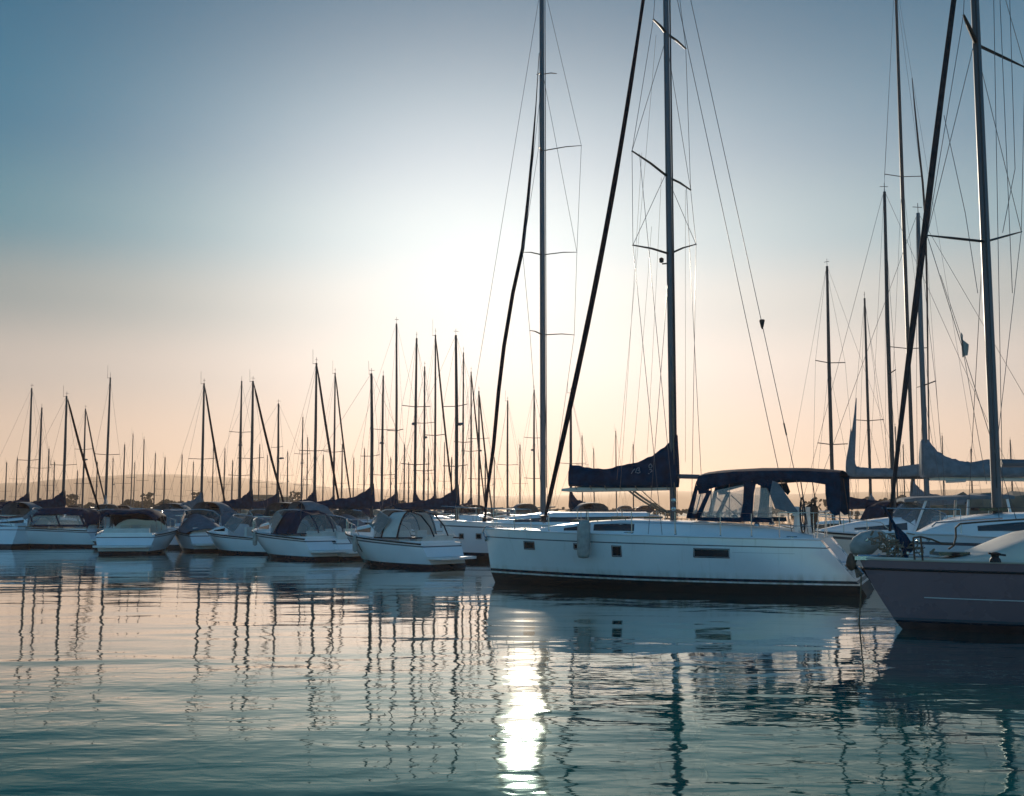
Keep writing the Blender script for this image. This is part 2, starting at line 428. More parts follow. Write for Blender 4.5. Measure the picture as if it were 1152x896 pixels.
class Hull:
    def __init__(h, L, B, sheer=(1.3, 1.1, 1.15), over=.5, rev=0.0, m=.55, p=2.0, tw=.8, fl=.35, fa=.08, draft=.5):
        h.__dict__.update(L=L, B=B, sheer=sheer, over=over, rev=rev, m=m, p=p, tw=tw, fl=fl, fa=fa, draft=draft)
    def zs(h, s):
        a, b, c = h.sheer; return a * (1 - s) * (1 - 2 * s) + 4 * b * s * (1 - s) + c * s * (2 * s - 1)
    def half(h, s):
        if s < h.m: f = 1 - (1 - s / h.m) ** h.p
        else: f = 1 - (1 - h.tw) * ((s - h.m) / (1 - h.m)) ** 2
        return h.B / 2 * f
    def pt(h, s, v, side=1, out=0.0):
        vv = max(v, 0)
        xb = h.L / 2 - h.over * (1 - vv) ** 1.2 - (.5 * -v if v < 0 else 0); xs = -h.L / 2 + h.rev * vv
        fl = h.fa + (h.fl - h.fa) * (1 - s) ** 2.5
        y = h.half(s) * (1 - fl * (1 - vv) ** 1.4)
        if v < 0: y *= max(0, 1 - v * v)
        return V((xb + (xs - xb) * s, side * (y + out), (v * h.zs(s) if v >= 0 else v * h.draft)))
    def s_at(h, x, v=1.0):
        xb = h.L / 2 - h.over * (1 - v) ** 1.2; xs = -h.L / 2 + h.rev * v
        return (x - xb) / (xs - xb)
    def mesh(h, bands, n=34, rows=None, sole=None, yc=0.0, name='hull', mats=None, parent=None):
        """bands: list of (v_low, material index) from the sheer down"""
        vs = rows or [1, .985, .9, .8, .7, .6, .5, .4, .3, .2]
        vs = sorted(set(list(vs) + [b[0] for b in bands if b[0] > -.9] + [-.25, -.6, -1.0]), reverse=True)
        ms = []
        for a, b in zip(vs[:-1], vs[1:]):
            mid = (a + b) / 2; mi = bands[-1][1]
            for lo, k in bands:
                if mid > lo: mi = k; break
            ms.append(mi)
        ss = [(i / n) ** 1.25 for i in range(n + 1)]
        mb = MB()
        for side in (1, -1):
            mb.grid([[h.pt(s, v, side) for s in ss] for v in vs], mats=ms)
        for i, (a, b) in enumerate(zip(vs[:-1], vs[1:])):      # transom
            pa, pb, qa, qb = h.pt(1, a), h.pt(1, b), h.pt(1, a, -1), h.pt(1, b, -1)
            if sole is not None and (pa.z + pb.z) / 2 > sole:
                for k in (1, -1):
                    o1 = V((pa.x, k * pa.y, pa.z)); o2 = V((pb.x, k * pb.y, pb.z))
                    i1 = V((pa.x, k * yc, pa.z)); i2 = V((pb.x, k * yc, pb.z))
                    mb.add([o1, o2, i2, i1], [(0, 1, 2, 3)], ms[i])
            else: mb.add([pa, pb, qb, qa], [(0, 1, 2, 3)], ms[i])
        return mb.build(name, mats, parent, smooth=40)
    def deck(h, mat, parent, s0=0.0, s1=1.0, camber=.06, yc=None, s_well=2.0, n=26, drop=.015):
        mb = MB(); a = []
        for i in range(n + 1):
            s = s0 + (s1 - s0) * i / n; p = h.pt(s, 1); row = []
            for k in range(-6, 7):
                t = k / 6; row.append(V((p.x, t * max(p.y - .01, 0.0), p.z - drop + camber * (1 - t * t) * min(1, p.y))))
            a.append((s, row))
        mb.grid([r for s, r in a if s <= s_well + 1e-6])
        if s_well < s1 and yc:
            for side in (1, -1):
                rows = []
                for s, r in a:
                    if s < s_well - 1e-6 and s + (s1 - s0) / n < s_well: continue
                    p = h.pt(s, 1); rows.append([V((p.x, side * (yc + (p.y - .01 - yc) * t), p.z - drop)) for t in (0, .5, 1)])
                if len(rows) > 1: mb.grid(rows)
        return mb.build('deck', mat, parent, smooth=40)
    def rail(h, mat, parent, s0=0.0, s1=1.0, r=.025, v=1.0, name='toe_rail', n=30, dz=.01):
        mb = MB()
        for side in (1, -1):
            pts = []
            for i in range(n + 1):
                p = h.pt(s0 + (s1 - s0) * i / n, v, side); pts.append(p + V((0, 0, dz)))
            mb.tube(pts, r, 6)
        return mb.build(name, mat, parent)
    def find(h, boat, px, py, side=1):
        """surface coordinates (s, v) of the topside point seen at a pixel"""
        best = None
        lo_s, hi_s, lo_v, hi_v = .0, 1.0, .0, 1.0
        for it in range(4):
            for i in range(25):
                for j in range(25):
                    s = lo_s + (hi_s - lo_s) * i / 24; v = lo_v + (hi_v - lo_v) * j / 24
                    q = boat.pix(h.pt(s, v, side)); e = (q[0] - px) ** 2 + (q[1] - py) ** 2
                    if best is None or e < best[0]: best = (e, s, v)
            ds, dv = (hi_s - lo_s) / 10, (hi_v - lo_v) / 10
            _, s, v = best; lo_s, hi_s, lo_v, hi_v = max(0, s - ds), min(1, s + ds), max(0, v - dv), min(1, v + dv)
        return best[1], best[2]
    def patch(h, s0, s1, v0, v1, side, mat, parent, name, out=.006, n=5):
        """thin plate on the topside between two (s, v) corners, its ends upright"""
        mb = MB(); rows = []; x0, x1 = h.pt(s0, v1).x, h.pt(s1, v0).x
        for i in range(n + 1):
            x = x0 + (x1 - x0) * i / n
            rows.append([h.pt(h.s_at(x, v0 + (v1 - v0) * j / 3), v0 + (v1 - v0) * j / 3, side, out) for j in range(4)])
        inner = [[p - V((0, side * (out + .02), 0)) for p in r] for r in rows]
        mb.grid(rows)
        edge = lambda q: [q[i][0] for i in range(n + 1)] + q[n][1:3] + [q[i][3] for i in range(n, -1, -1)] + q[0][2:0:-1]
        mb.grid([edge(rows), edge(inner)], closed=True)
        pl = mb.build(name, mat, parent, smooth=30)
        if name == 'hull_window':
            g = .018 / h.zs(.5); e = .018; q = [[(x0 + e, v0 - g), (x1 - e, v0 - g), (x1 - e, v1 + g), (x0 + e, v1 + g)]]
            fm = MB(); fm.tube([h.pt(h.s_at(a_, b_), b_, side, out + .002) for a_, b_ in q[0] + q[0][:1]], .014, 5); fm.build('port_frame', M['stripe'], pl)
        return pl

class Roof:
    """coachroof: stations (x, half width, base z, top z)"""
    def __init__(c, st): c.st = st
    def sec(c, x):
        st = c.st; xs = [a[0] for a in st]
        o = np.argsort(xs); return [float(np.interp(x, np.array(xs)[o], np.array([a[k] for a in st])[o])) for k in (1, 2, 3)]
    def ring(c, x):
        w, zb, zt = c.sec(x); h = zt - zb; q = []
        prof = [(1, 0), (.985, .35), (.95, .72), (.90, .9), (.80, 1.0), (.5, 1.05), (0, 1.08)]
        for k, (a, b) in enumerate(prof): q.append((a * w, zb + b * h))
        pts = [V((x, a, b)) for a, b in q]; pts += [V((x, -a, b)) for a, b in reversed(q[:-1])]
        return pts
    def side(c, x, t, sgn, out=.0):
        w, zb, zt = c.sec(x); y = float(np.interp(t, [0, .35, .72, .9], [1, .985, .95, .90])) * w
        return V((x, sgn * (y + out), zb + t * (zt - zb)))
    def build(c, name, mat, parent, n=18, smooth=45):
        xs = np.linspace(c.st[0][0], c.st[-1][0], n); mb = MB(); mb.loft([c.ring(x) for x in xs]); return mb.build(name, mat, parent, smooth=smooth)
    def window(c, x0, x1, t0, t1, sgn, mat, parent, name='cabin_window', taper=0.0, out=.008):
        mb = MB(); n = 8; rows = []
        for i in range(n + 1):
            u = i / n; x = x0 + (x1 - x0) * u; tt = t1 - taper * (t1 - t0) * (1 - u)
            rows.append([c.side(x, t0 + (tt - t0) * j / 3, sgn, out) for j in range(4)])
        inner = [[p - V((0, sgn * .03, 0)) for p in r] for r in rows]
        mb.grid(rows)
        e = lambda R_: [R_[i][0] for i in range(n + 1)] + R_[n][1:3] + [R_[i][3] for i in range(n, -1, -1)] + R_[0][2:0:-1]
        mb.grid([e(rows), e(inner)], closed=True)
        return mb.build(name, mat, parent, smooth=30)

def sail_cover(stations, mat, parent, name='sail_cover', seed=1, fold=.02):
    """stations: (x, y, z bottom, z top, half width); a cloth cover over flaked sail on a boom"""
    r = random.Random(seed); rings = []
    X = [s[0] for s in stations]; n = 28
    u = np.linspace(0, len(stations) - 1, n)
    for k in u:
        a = [float(np.interp(k, range(len(stations)), [s[i] for s in stations])) for i in range(5)]
        x, y, zb, zt, w = a; h = zt - zb; ring = []
        prof = [(0, 0), (.55, .0), (.95, .12), (1.0, .3), (.8, .55), (.5, .8), (.2, .97), (0, 1.0)]
        jit = [r.uniform(-1, 1) * fold for _ in prof]
        for (q, t), j in zip(prof, jit): ring.append(V((x, y + q * w + (j if q else 0), zb + t * h + (j if t > .9 else 0))))
        for (q, t), j in list(zip(prof, jit))[-2:0:-1]: ring.append(V((x, y - q * w + j, zb + t * h)))
        rings.append(ring)
    mb = MB(); mb.loft(rings); return mb.build(name, mat, parent, smooth=60)

def wires(segs, mat, parent, name, r=.006):
    mb = MB()
    for s in segs: mb.tube(s, r, 5)
    return mb.build(name, mat, parent)

def lerp(a, b, t): return V(a).lerp(V(b), t)

# ------------------------------------------------------------------ the white yacht in the middle
def main_yacht():
    B = Boat('sailing_yacht', 'large white sailing yacht with navy sail cover and navy cockpit canopy in the middle', 'sailing yacht', (-.76 + .927 * 5.4) * .93, (32.5 - .375 * 5.4) * .93, 158)
    o = B.o
    h = Hull(10.05, 3.5, (1.44, 1.35, 1.27), over=.2, rev=1.05, m=.58, p=2.1, tw=.80, fl=.42, fa=.10)
    sole = .68; yc = .88
    h.mesh([(.862, 0), (.842, 1), (.265, 0), (.215, 2), (.185, 0), (-2, 3)], sole=sole, yc=yc, mats=[M['hullgel'], M['stripe'], M['boot'], M['rubber']], parent=o, n=44)
    sw = .66
    h.deck(M['deck'], o, 0, 1, yc=yc, s_well=sw, n=50)
    h.rail(M['gel'], o, 0, 1, .028)
    # cockpit well and bathing platform
    mb = MB(); x0 = h.pt(sw, 1).x
    xe = h.pt(1, sole / h.zs(1)).x
    for k in (1, -1):
        pts = [V((x0, k * yc, sole))] + [V((h.pt(1, v).x, k * yc, h.pt(1, v).z)) for v in (sole / h.zs(1), .6, .75, .9, 1.0)] + [V((x0, k * yc, h.zs(sw) - .01))]
        mb.add(pts, [tuple(range(len(pts)))])
        mb.box(((x0 + xe) / 2 + .4, k * (yc - .24), sole + .22), (2.0, .46, .42))
    mb.add([(x0, yc, sole), (xe, yc, sole), (xe, -yc, sole), (x0, -yc, sole)], [(0, 1, 2, 3)])
    mb.add([(x0, yc, sole), (x0, -yc, sole), (x0, -yc, h.zs(sw)), (x0, yc, h.zs(sw))], [(0, 1, 2, 3)])
    mb.build('cockpit', M['gel'], o, smooth=30)
    # coachroof
    xf = B.px(628, 590).x; xm = B.px(712, 585).x; xa = B.px(800, 585).x; xr = x0 + .02
    dz = lambda x: h.zs(min(1, max(0, h.s_at(x)))) - .02
    st = [(xf + .5, .35, dz(xf + .5), dz(xf + .5) + .06), (xf, .8, dz(xf), dz(xf) + .16), (xf - 1.0, 1.12, dz(xf - 1), dz(xf - 1) + .29), (xm, 1.17, dz(xm), dz(xm) + .37), (xa, 1.22, dz(xa), dz(xa) + .39), (xr, 1.22, dz(xr), dz(xr) + .35)]
    rf = Roof(st); rf.build('coachroof', M['gel'], o)
    for sg in (1, -1):
        rf.window(B.px(632, 596, 1.1).x, B.px(664, 596, 1.1).x, .28, .78, sg, M['glass'], o, taper=.4)
        rf.window(B.px(668, 596, 1.1).x, B.px(714, 596, 1.1).x, .28, .78, sg, M['glass'], o)
    for k in (-1, 1):                                  # coachroof grab rails
        mb = MB(); xs = np.linspace(B.px(640, 588, 1).x, B.px(703, 588, 1).x, 9)
        pts = [rf.ring(x)[4 if k > 0 else 8] + V((0, 0, .055)) for x in xs]
        mb.tube(pts, .026, 6)
        for p in pts[::2]: mb.tube([p - V((0, 0, .07)), p], .014, 5)
        mb.build('grab_rail', M['teak'], o)
    for px, w in ((655, .5), (700, .45), (735, .4)):         # deck hatches
        x = B.px(px, 582).x; z = rf.sec(x)[2] if xr < x < xf else dz(x); mb = MB(); mb.box((x, 0, z + .075), (w, w, .05)); hq = mb.build('deck_hatch', M['glass'], o)
    # coaming beside the cockpit
    for k in (1, -1):
        mb = MB(); rings = []
        for i in range(9):
            t = i / 8; x = x0 + .1 + (h.pt(.985, 1).x - x0 - .1) * t; zz = dz(x); hh = .30 * (1 - .75 * t ** 2) + .02
            yy = yc + .02
            rings.append([V((x, k * yy, zz - .02)), V((x, k * yy, zz + hh)), V((x, k * (yy + .12), zz + hh + .02)), V((x, k * (yy + .26), zz + hh * .7)), V((x, k * (yy + .34), zz - .02))])
        mb.loft(rings); mb.build('coaming', M['gel'], o)
    # hull windows
    for a, b, y0, y1 in ((590, 601, 610, 617.5), (646, 657, 612.5, 617.5), (689, 698.5, 615, 625.5), (781, 820, 618, 627)):
        s0, v1 = h.find(B, a, y0); s1, v0 = h.find(B, b, y1)
        h.patch(s0, s1, v0, v1, 1, M['glass'], o, 'hull_window')
        h.patch(s0, s1, v0, v1, -1, M['glass'], o, 'hull_window')
    s0, v1 = h.find(B, 824, 622); s1, v0 = h.find(B, 894, 623.2)
    h.patch(s0, s1, v0, v1 + .004, 1, M['stripe'], o, 'name_line', out=.004, n=10)
    # mast and rig (top leaves the picture)
    mf = B.px(757.5, 580); xm_ = mf.x; top = B.px(746, -150)
    zt = top.z
    mast = MB(); mast.tube([(xm_, 0, rf.sec(xm_)[2] + .02), (xm_, 0, 8), (xm_, 0, zt)], [.115, .112, .095], 12, flat=.72)
    mast = mast.build('mast', M['alu'], o)
    mb = MB(); mb.tube([(xm_ - .10, .0, 3.0), (xm_ - .112, 0, zt - .3)], .022, 6); mb.build('sail_track', M['dkalu'], mast)
    tips = []
    for (rt, pl, pr, ln) in (((749, 38), (735, 22), (771.5, 55), 1.0), ((749, 200), (711, 170), (777, 214), 1.45), ((752, 286), (712, 276), (783, 275), 1.6)):
        r0 = B.px(*rt); r0 = V((xm_, 0, r0.z))
        a = B.px(*pl, y=ln); b = B.px(*pr, y=-ln)
        mb = MB(); mb.tube([r0, lerp(r0, a, .5) + V((0, 0, .03)), a], [.05, .045, .03], 6, flat=.5); mb.build('spreader', M['dkalu'], mast)
        mb = MB(); mb.tube([r0, lerp(r0, b, .5) + V((0, 0, .03)), b], [.05, .045, .03], 6, flat=.5)
        mb.build('spreader', M['dkalu'] if pr[0] != 783 else M['brown'], mast)
        tips.append((a, b))
    mb = MB(); q = B.px(744, 292, .1); mb.lathe([(.02, -.07), (.06, -.05), (.065, .04), (.02, .07)], V((xm_ + .22, 0, q.z)), 10); mb.tube([(xm_, 0, q.z - .1), (xm_ + .2, 0, q.z - .1)], .02); mb.build('steaming_light', M['rubber'], mast)
    for zq in (1.98, 2.2): mb = MB(); mb.lathe([(.035, -.05), (.06, -.04), (.045, 0), (.06, .05), (.03, .06)], (xm_ - .05, .13, zq), 10, M=Matrix.Rotation(pi / 2, 3, 'X')); mb.build('mast_winch', M['steel'], mast)
    segs = []
    for k, sg in ((0, 1), (1, -1)):
        ch = h.pt(h.s_at(xm_ - .1), 1, sg) + V((0, -sg * .18, 0))
        t1, t2, t3 = tips[0][k], tips[1][k], tips[2][k]
        segs += [[(xm_, 0, zt - .1), t1], [t1, t2], [t2, t3], [t3, ch]]
        segs += [[(xm_, 0, t1.z - .1), t2], [(xm_, 0, t2.z - .1), t3], [(xm_, 0, t3.z - .1), ch + V((.35, 0, 0))]]
        segs += [[lerp((xm_, 0, t2.z), t2, .8), ch + V((-.35, 0, 0))]]
    wires(segs, M['wire'], o, 'shroud', .0075)
    tack = B.px(612, 588)
    tack.z = max(tack.z, h.zs(h.s_at(tack.x)))
    head = V((xm_ + .1, 0, zt - .25))
    n = 26; pts = []; rr = []
    for i in range(n + 1):
        t = i / n; p = lerp(tack, head, t); pts.append(p + V((-.22 * sin(pi * t), 0, -.25 * sin(pi * t)))); 
        rr.append(.035 if i == 0 else .044 + .036 * sin(pi * min(1, t * 1.25 + .05)) ** .7 * (1 - .3 * t) + rnd.uniform(-.004, .004) if t < .97 else .03)
    mb = MB(); mb.tube(pts, rr, 9); fs = mb.build('furled_headsail', M['black'], o)
    mb = MB(); mb.lathe([(.03, 0), (.12, .02), (.12, .05), (.07, .07), (.07, .13), (.12, .15), (.12, .18), (.03, .2)], tack, 12); mb.build('furling_drum', M['rubber'], fs)
    # backstays down to the two quarters
    q1 = h.pt(.985, 1, 1) + V((0, -.12, 0)); q2 = h.pt(.985, 1, -1) + V((0, .12, 0))
    a1 = B.px(777, 0, 0); b1 = B.px(893, 527, .6); a2 = B.px(762, 0, 0); b2 = B.px(875, 525, .6)
    def ext(a, b, z):
        t = (z - a.z) / (b.z - a.z); return a + (b - a) * t
    e1, e2 = ext(a1, b1, 1.35), ext(a2, b2, 1.35)
    w1 = [ext(a1, b1, zt - .05), e1]; w2 = [ext(a2, b2, zt - 2.2), e2]
    bs = wires([w1, w2], M['wire'], o, 'backstay', .009)
    rp = ext(a1, b1, B.px(860, 366, .3).z); mb = MB(); mb.lathe([(.06, .12), (.068, .09), (.035, -.06), (.012, -.12)], rp, 8); mb.build('radar_reflector', M['rubber'], bs)
    p2 = ext(a1, b1, B.px(885, 490, .5).z); mb = MB(); mb.tube([ext(a1, b1, p2.z + .3), p2], .02, 6); mb.build('turnbuckle', M['dkalu'], bs)
    # halyards and lazy lines
    segs = []
    for a, b in (((738, 40), (694, 540)), ((722, 172), (697, 560)), ((733, 255), (713, 505)), ((744, 200), (728, 510)), ((771, 214), (771, 520))):
        segs.append(sag(B.px(*a, y=.5), B.px(*b, y=.8), .15))
    wires(segs, M['rope'], o, 'halyard', .004)
    mb = MB(); mb.tube([B.px(757, 400, .14), B.px(758.5, 548, .14)], .012, 5); mb.tube([B.px(756, 440, .14), B.px(760, 580, .1)], .016, 5); mb.build('halyard_tail', M['rope'], mast)
    # covered sail with its pale boom forward of the mast
    def cv(px, pb, pt): 
        a = B.px(px, pb); b = B.px(px, pt); return (a.x, 0, a.z, b.z)
    cs = [cv(640.5, 547, 522.5) + (.10,), cv(652, 548, 524.5) + (.15,), cv(668, 548.5, 527) + (.18,), cv(684, 549, 527.5) + (.2,), cv(700, 549, 524) + (.22,), cv(718, 549, 519.5) + (.23,), cv(735, 549, 512.5) + (.23,), cv(748, 548.5, 503) + (.22,), cv(757, 548.5, 494.5) + (.2,), cv(763, 548.5, 489.5) + (.17,)]
    cover = sail_cover(cs, M['navy'], o, 'sail_cover', 3, .02)
    for t in (.08, .22, .36, .5, .64, .78, .92):
        a = lerp(B.px(640.5, 548), B.px(763, 548.5), t); mb = MB(); q = .17 + .07 * min(1, 3 * t)
        mb.tube([V((a.x, q * cos(f), a.z + .03 + .10 * sin(f))) for f in np.linspace(pi, 2 * pi, 9)], .010, 5); mb.build('lashing', M['rope'], cover)
    mb = MB(); a = B.px(632, 551.5); b = B.px(757, 548.5)
    mb.tube([a, lerp(a, b, .15), b], [.035, .075, .08], 10); boom = mb.build('boom', M['cream'], o)
    mb = MB(); a = B.px(760, 536); b = B.px(800, 537); mb.tube([(xm_ - .08, 0, a.z), (b.x, 0, b.z)], .06, 10); mb.build('boom', M['alu'], o)
    # brush-like white mark on the cover (two loose glyphs)
    def st_(pts): return [B.px(x, y, .255) + V((0, 0, 0)) for x, y in pts]
    strokes = [[(709.5, 533), (711, 529.5), (713, 527.5)], [(714, 532), (715.5, 526.8), (718, 526.4), (718.6, 528.2), (716.2, 529.2), (719, 529.8), (719.4, 531.6), (717.6, 532.4), (715.4, 532)],
               [(731, 521.5), (729, 523.6), (729.2, 526.2), (731.8, 526.6), (732.8, 524.6), (731.2, 522.6)], [(729.6, 528.2), (732, 528.4), (733.2, 530.2), (731, 531.6)], [(728.6, 532.8), (730.2, 533.2)]]
    mb = MB()
    for s_ in strokes:
        if s_ is strokes[2]: mb.build('emblem', M['emb'], cover); mb = MB()
        P = []
        for p in st_(s_):
            # rest on the side of the cover
            x = p.x; zb = float(np.interp(-x, [-c[0] for c in cs], [c[2] for c in cs])); zt_ = float(np.interp(-x, [-c[0] for c in cs], [c[3] for c in cs])); w = float(np.interp(-x, [-c[0] for c in cs], [c[4] for c in cs]))
            t = (p.z - zb) / (zt_ - zb); q = float(np.interp(t, [0, .12, .3, .55, .8, .97, 1], [.55, .95, 1, .8, .5, .2, 0])); P.append(V((x, q * w + .012, p.z)))
        mb.tube(P, .010, 5)
    mb.build('emblem', M['emb'], cover)
    # vang and sheets below the cover
    mb = MB()
    for k, (a, b) in enumerate((((706, 551), (746, 576)), ((711, 551), (757, 579)), ((722, 552), (757, 579)))):
        mb.tube(sag(B.px(*a), B.px(*b, y=.1 * k - .1), .05), .028 if k < 2 else .012, 6)
    mb.build('kicking_strap', M['rope'], o)
    # sprayhood and bimini
    w = 1.2
    P = lambda x, y, yy=w: B.px(x, y, yy)
    def arch(stations, name, m, parent, n=12, th=.018, pw=2.6):
        top, bot = [], []
        for (p, crown, hw) in stations:
            r1, r2 = [], []
            for i in range(n + 1):
                t = -1 + 2 * i / n; f = 1 - abs(t) ** pw
                q = V((p.x, hw * t, p.z + crown * f + .006 * sin(7 * p.x + 3 * t))); r1.append(q); r2.append(q - V((0, 0, th)))
            top.append(r1); bot.append(r2)
        mb = MB(); mb.grid(top); mb.grid(bot)
        mb.grid([top[0], bot[0]]); mb.grid([top[-1], bot[-1]]); mb.grid([[r[0] for r in top], [r[0] for r in bot]]); mb.grid([[r[-1] for r in top], [r[-1] for r in bot]])
        return mb.build(name, m, parent, smooth=50)
    tops = [(783, 543), (786, 536), (792, 534), (806, 532.5), (826, 531), (852, 530), (880, 529.5), (905, 530), (925, 531), (944, 533)]
    bim = arch([(P(*t), .10, w) for t in tops], 'bimini', M['navy'], o)
    # hanging valance both sides, outline from the lower edge
    low = [(944, 541), (930, 544), (918, 543.5), (900, 540.5), (885, 540), (870, 541), (850, 541), (830, 543), (812, 546.5), (796, 551), (786, 555)]
    for k in (1, -1):
        pts = [P(*t) for t in tops] + [P(*t) for t in low]; pts = [V((p.x, k * (w + .004), p.z)) for p in pts]
        mb = MB(); mb.panel(pts, (0, .016, 0)); mb.build('valance', M['navy'], bim, smooth=0)
    for k in (1, -1):                                   # rear curtain, rolled at the corners
        pts = [P(x, y) for x, y in ((928, 532), (945, 532), (945.5, 556), (945, 579), (939, 580.5), (931, 573), (928.5, 556))]
        mb = MB(); mb.panel([V((p.x, k * (w - .015), p.z)) for p in pts], (0, .03, 0)); mb.build('rear_curtain', M['navy'], bim, smooth=0)
    def ribbon(pl, k, mb, th=.016):
        for (a, b, c, d) in pl:
            mb.panel([V((p.x, k * w, p.z)) for p in (P(*a), P(*b), P(*c), P(*d))], (0, th, 0))
    for k in (1, -1):
        mb = MB()
        pts = [(783, 545), (786, 545), (796, 552), (790, 562), (781, 584), (772, 583), (779, 562)]
        hole = None
        ribbon([((782, 546), (786, 547), (778, 583), (772, 583)), ((786, 552), (797, 551), (796, 555), (786, 556)), ((796, 552), (801, 552), (787, 584), (781, 584)), ((773, 578), (787, 578), (786, 584), (772, 583.5))], k, mb)
        mb.panel([V((p.x, k * w, p.z)) for p in (P(837, 543), P(851, 542), P(848, 556), P(846, 587), P(832, 587), P(836, 565))], (0, .02, 0))
        ribbon([((786, 582), (834, 583), (834, 588), (784, 586)), ((846, 582), (868, 583), (869, 588), (846, 588))], k, mb)
        mb.panel([V((p.x, k * w, p.z)) for p in (P(851, 542), P(869, 541), P(873, 552), P(870, 556), P(862, 548), P(853, 546))], (0, .02, 0))
        sp = mb.build('sprayhood_side', M['navy'], o, smooth=0)
        mb = MB()
        mb.panel([V((p.x, k * (w - .012), p.z)) for p in (P(779, 562), P(787, 554), P(795, 555), P(781, 582), P(776, 580))], (0, .004, 0))
        mb.panel([V((p.x, k * (w - .012), p.z)) for p in (P(800, 553), P(838, 545), P(836, 566), P(833, 583), P(787, 583))], (0, .004, 0))
        mb.panel([V((p.x, k * (w - .012), p.z)) for p in (P(850, 549), P(862, 549), P(869, 560), P(868, 583), P(847, 583))], (0, .004, 0))
        mb.build('clear_window', M['vinyl'], sp, smooth=0)
    # grey flap swept back from the hood
    mb = MB(); mb.panel([B.px(x, y, 1.22) for x, y in ((869, 541), (875, 543), (898, 576), (893, 578), (872, 572), (866, 556))], (0, .02, 0)); mb.build('side_flap', M['grey'], o, smooth=0)
    # front window of the hood
    mb = MB(); fpts = [(P(773, 583).x, P(773, 583).z), (P(784, 545).x, P(784, 545).z)]
    for k in (-1, -.33, .33, 1):
        mb = MB(); mb.tube([(fpts[0][0], k * 1.2, fpts[0][1]), (fpts[1][0], k * 1.22, fpts[1][1] + .07)], .03, 6, flat=.4); mb.build('sprayhood_front', M['navy'], o)
    mb = MB()
    for x_, yb in ((800, 586), (846, 586), (900, 590), (938, 590)):
        for k in (1, -1):
            a = B.px(x_ + (8 if x_ > 890 else 0), yb, w - .05); b = B.px(x_, 536, w - .05)
            mb = MB(); mb.tube([(a.x, k * (w - .05), a.z), (b.x, k * (w - .05), b.z)], .014, 6); mb.build('canopy_frame', M['dkalu'], o)
    a = B.px(802, 556, w - .06); b = B.px(830, 582, w - .06)
    for k in (1, -1): mb = MB(); mb.tube([(a.x, k * a.y, a.z), (b.x, k * b.y, b.z)], .014, 6); mb.build('canopy_frame', M['dkalu'], o)
    # wheels, binnacle, winches
    for k, px in ((.62, 903), (-.62, 915)):
        c = B.px(px, 580, k); mb = MB(); Rr = .42
        ring = [c + V((0, Rr * cos(a), Rr * sin(a))) for a in np.linspace(0, 2 * pi, 25)]
        mb.tube(ring, .022, 6, caps=False)
        for a in np.linspace(0, 2 * pi, 7)[:-1]: mb.tube([c, c + V((0, Rr * cos(a), Rr * sin(a)))], .010, 5)
        wh = mb.build('steering_wheel', M['dkalu'], o)
        mb = MB(); mb.tube([(c.x + .12, k, sole), (c.x + .12, k, c.z)], [.13, .09], 8); mb.box((c.x + .14, k, c.z + .1), (.16, .3, .22)); mb.build('binnacle', M['gel'], wh)
    for px in (808, 826, 852):
        for k in (1, -1):
            c = B.px(px, 590, 1.05); mb = MB(); mb.lathe([(.08, 0), (.075, .04), (.05, .08), (.06, .14), (.085, .15), (.04, .17)], (c.x, k * 1.12, dz(c.x) + (.38 if px < 830 else .30)), 12); mb.build('winch', M['steel'], o)
    # pushpit, pulpit, stanchions and lifelines
    mb = MB()
    def st3(s, hgt, sg): p = h.pt(s, 1, sg) + V((0, -sg * .06, 0)); return p, p + V((0, 0, hgt))
    for k in (1, -1):
        a, at_ = st3(.90, .62, k); b, bt = st3(.985, .62, k)
        mb.tube([a, at_, bt, b], .013, 6); am, bm_ = lerp(a, at_, .5), lerp(b, bt, .5); mb.tube([am, bm_], .01, 6)
        mb.tube([bt, V((bt.x - .05, k * .8, bt.z))], .013, 6); mb.tube([V((bt.x - .05, k * .8, bt.z)), V((bt.x, k * .8, b.z))], .013, 6)
        mb.build('pushpit', M['steel'], o); mb = MB()
    mb = MB()
    A, AT = st3(.12, .55, 1); A2, AT2 = st3(.12, .55, -1); C = h.pt(.02, 1) + V((0, 0, .5)); C.y = .1
    F1, F1T = st3(.03, .55, 1); F2, F2T = st3(.03, .55, -1)
    mb.tube([A, AT, F1T, V((h.L / 2 + .02, 0, F1T.z + .02)), F2T, AT2, A2], .013, 6); mb.tube([F1, F1T], .011, 6); mb.tube([F2, F2T], .011, 6); mb.tube([lerp(A, AT, .5), lerp(F1, F1T, .5), lerp(F2, F2T, .5), lerp(A2, AT2, .5)], .009, 6)
    mb.build('pulpit', M['steel'], o)
    for k in (1, -1):
        tops_, mids = [AT if k > 0 else AT2], [lerp(A, AT, .5) if k > 0 else lerp(A2, AT2, .5)]
        for s in (.25, .38, .51, .63, .75, .83):
            p, t = st3(s, .58, k); mb = MB(); mb.tube([p, t], [.014, .011], 6); mb.lathe([(.03, 0), (.03, .03), (.014, .06)], p, 8); mb.build('stanchion', M['steel'], o)
            tops_.append(t); mids.append(lerp(p, t, .52))
        e = st3(.90, .6, k); tops_.append(e[1]); mids.append(lerp(*e, .52))
        wires([tops_, mids], M['wire'], o, 'lifeline', .004)
    # anchor on the bow roller, cleats
    mb = MB(); mb.tube([(h.L / 2 - .5, 0, h.zs(0) + .06), (h.L / 2 + .05, 0, h.zs(0) + .05), (h.L / 2 + .1, 0, h.zs(0) - .12)], .025, 6)
    mb.panel([(h.L / 2 + .1, 0, h.zs(0) - .05), (h.L / 2 - .05, .14, h.zs(0) - .28), (h.L / 2 + .02, 0, h.zs(0) - .34), (h.L / 2 - .05, -.14, h.zs(0) - .28)], (.03, 0, 0)); mb.build('anchor', M['steel'], o)
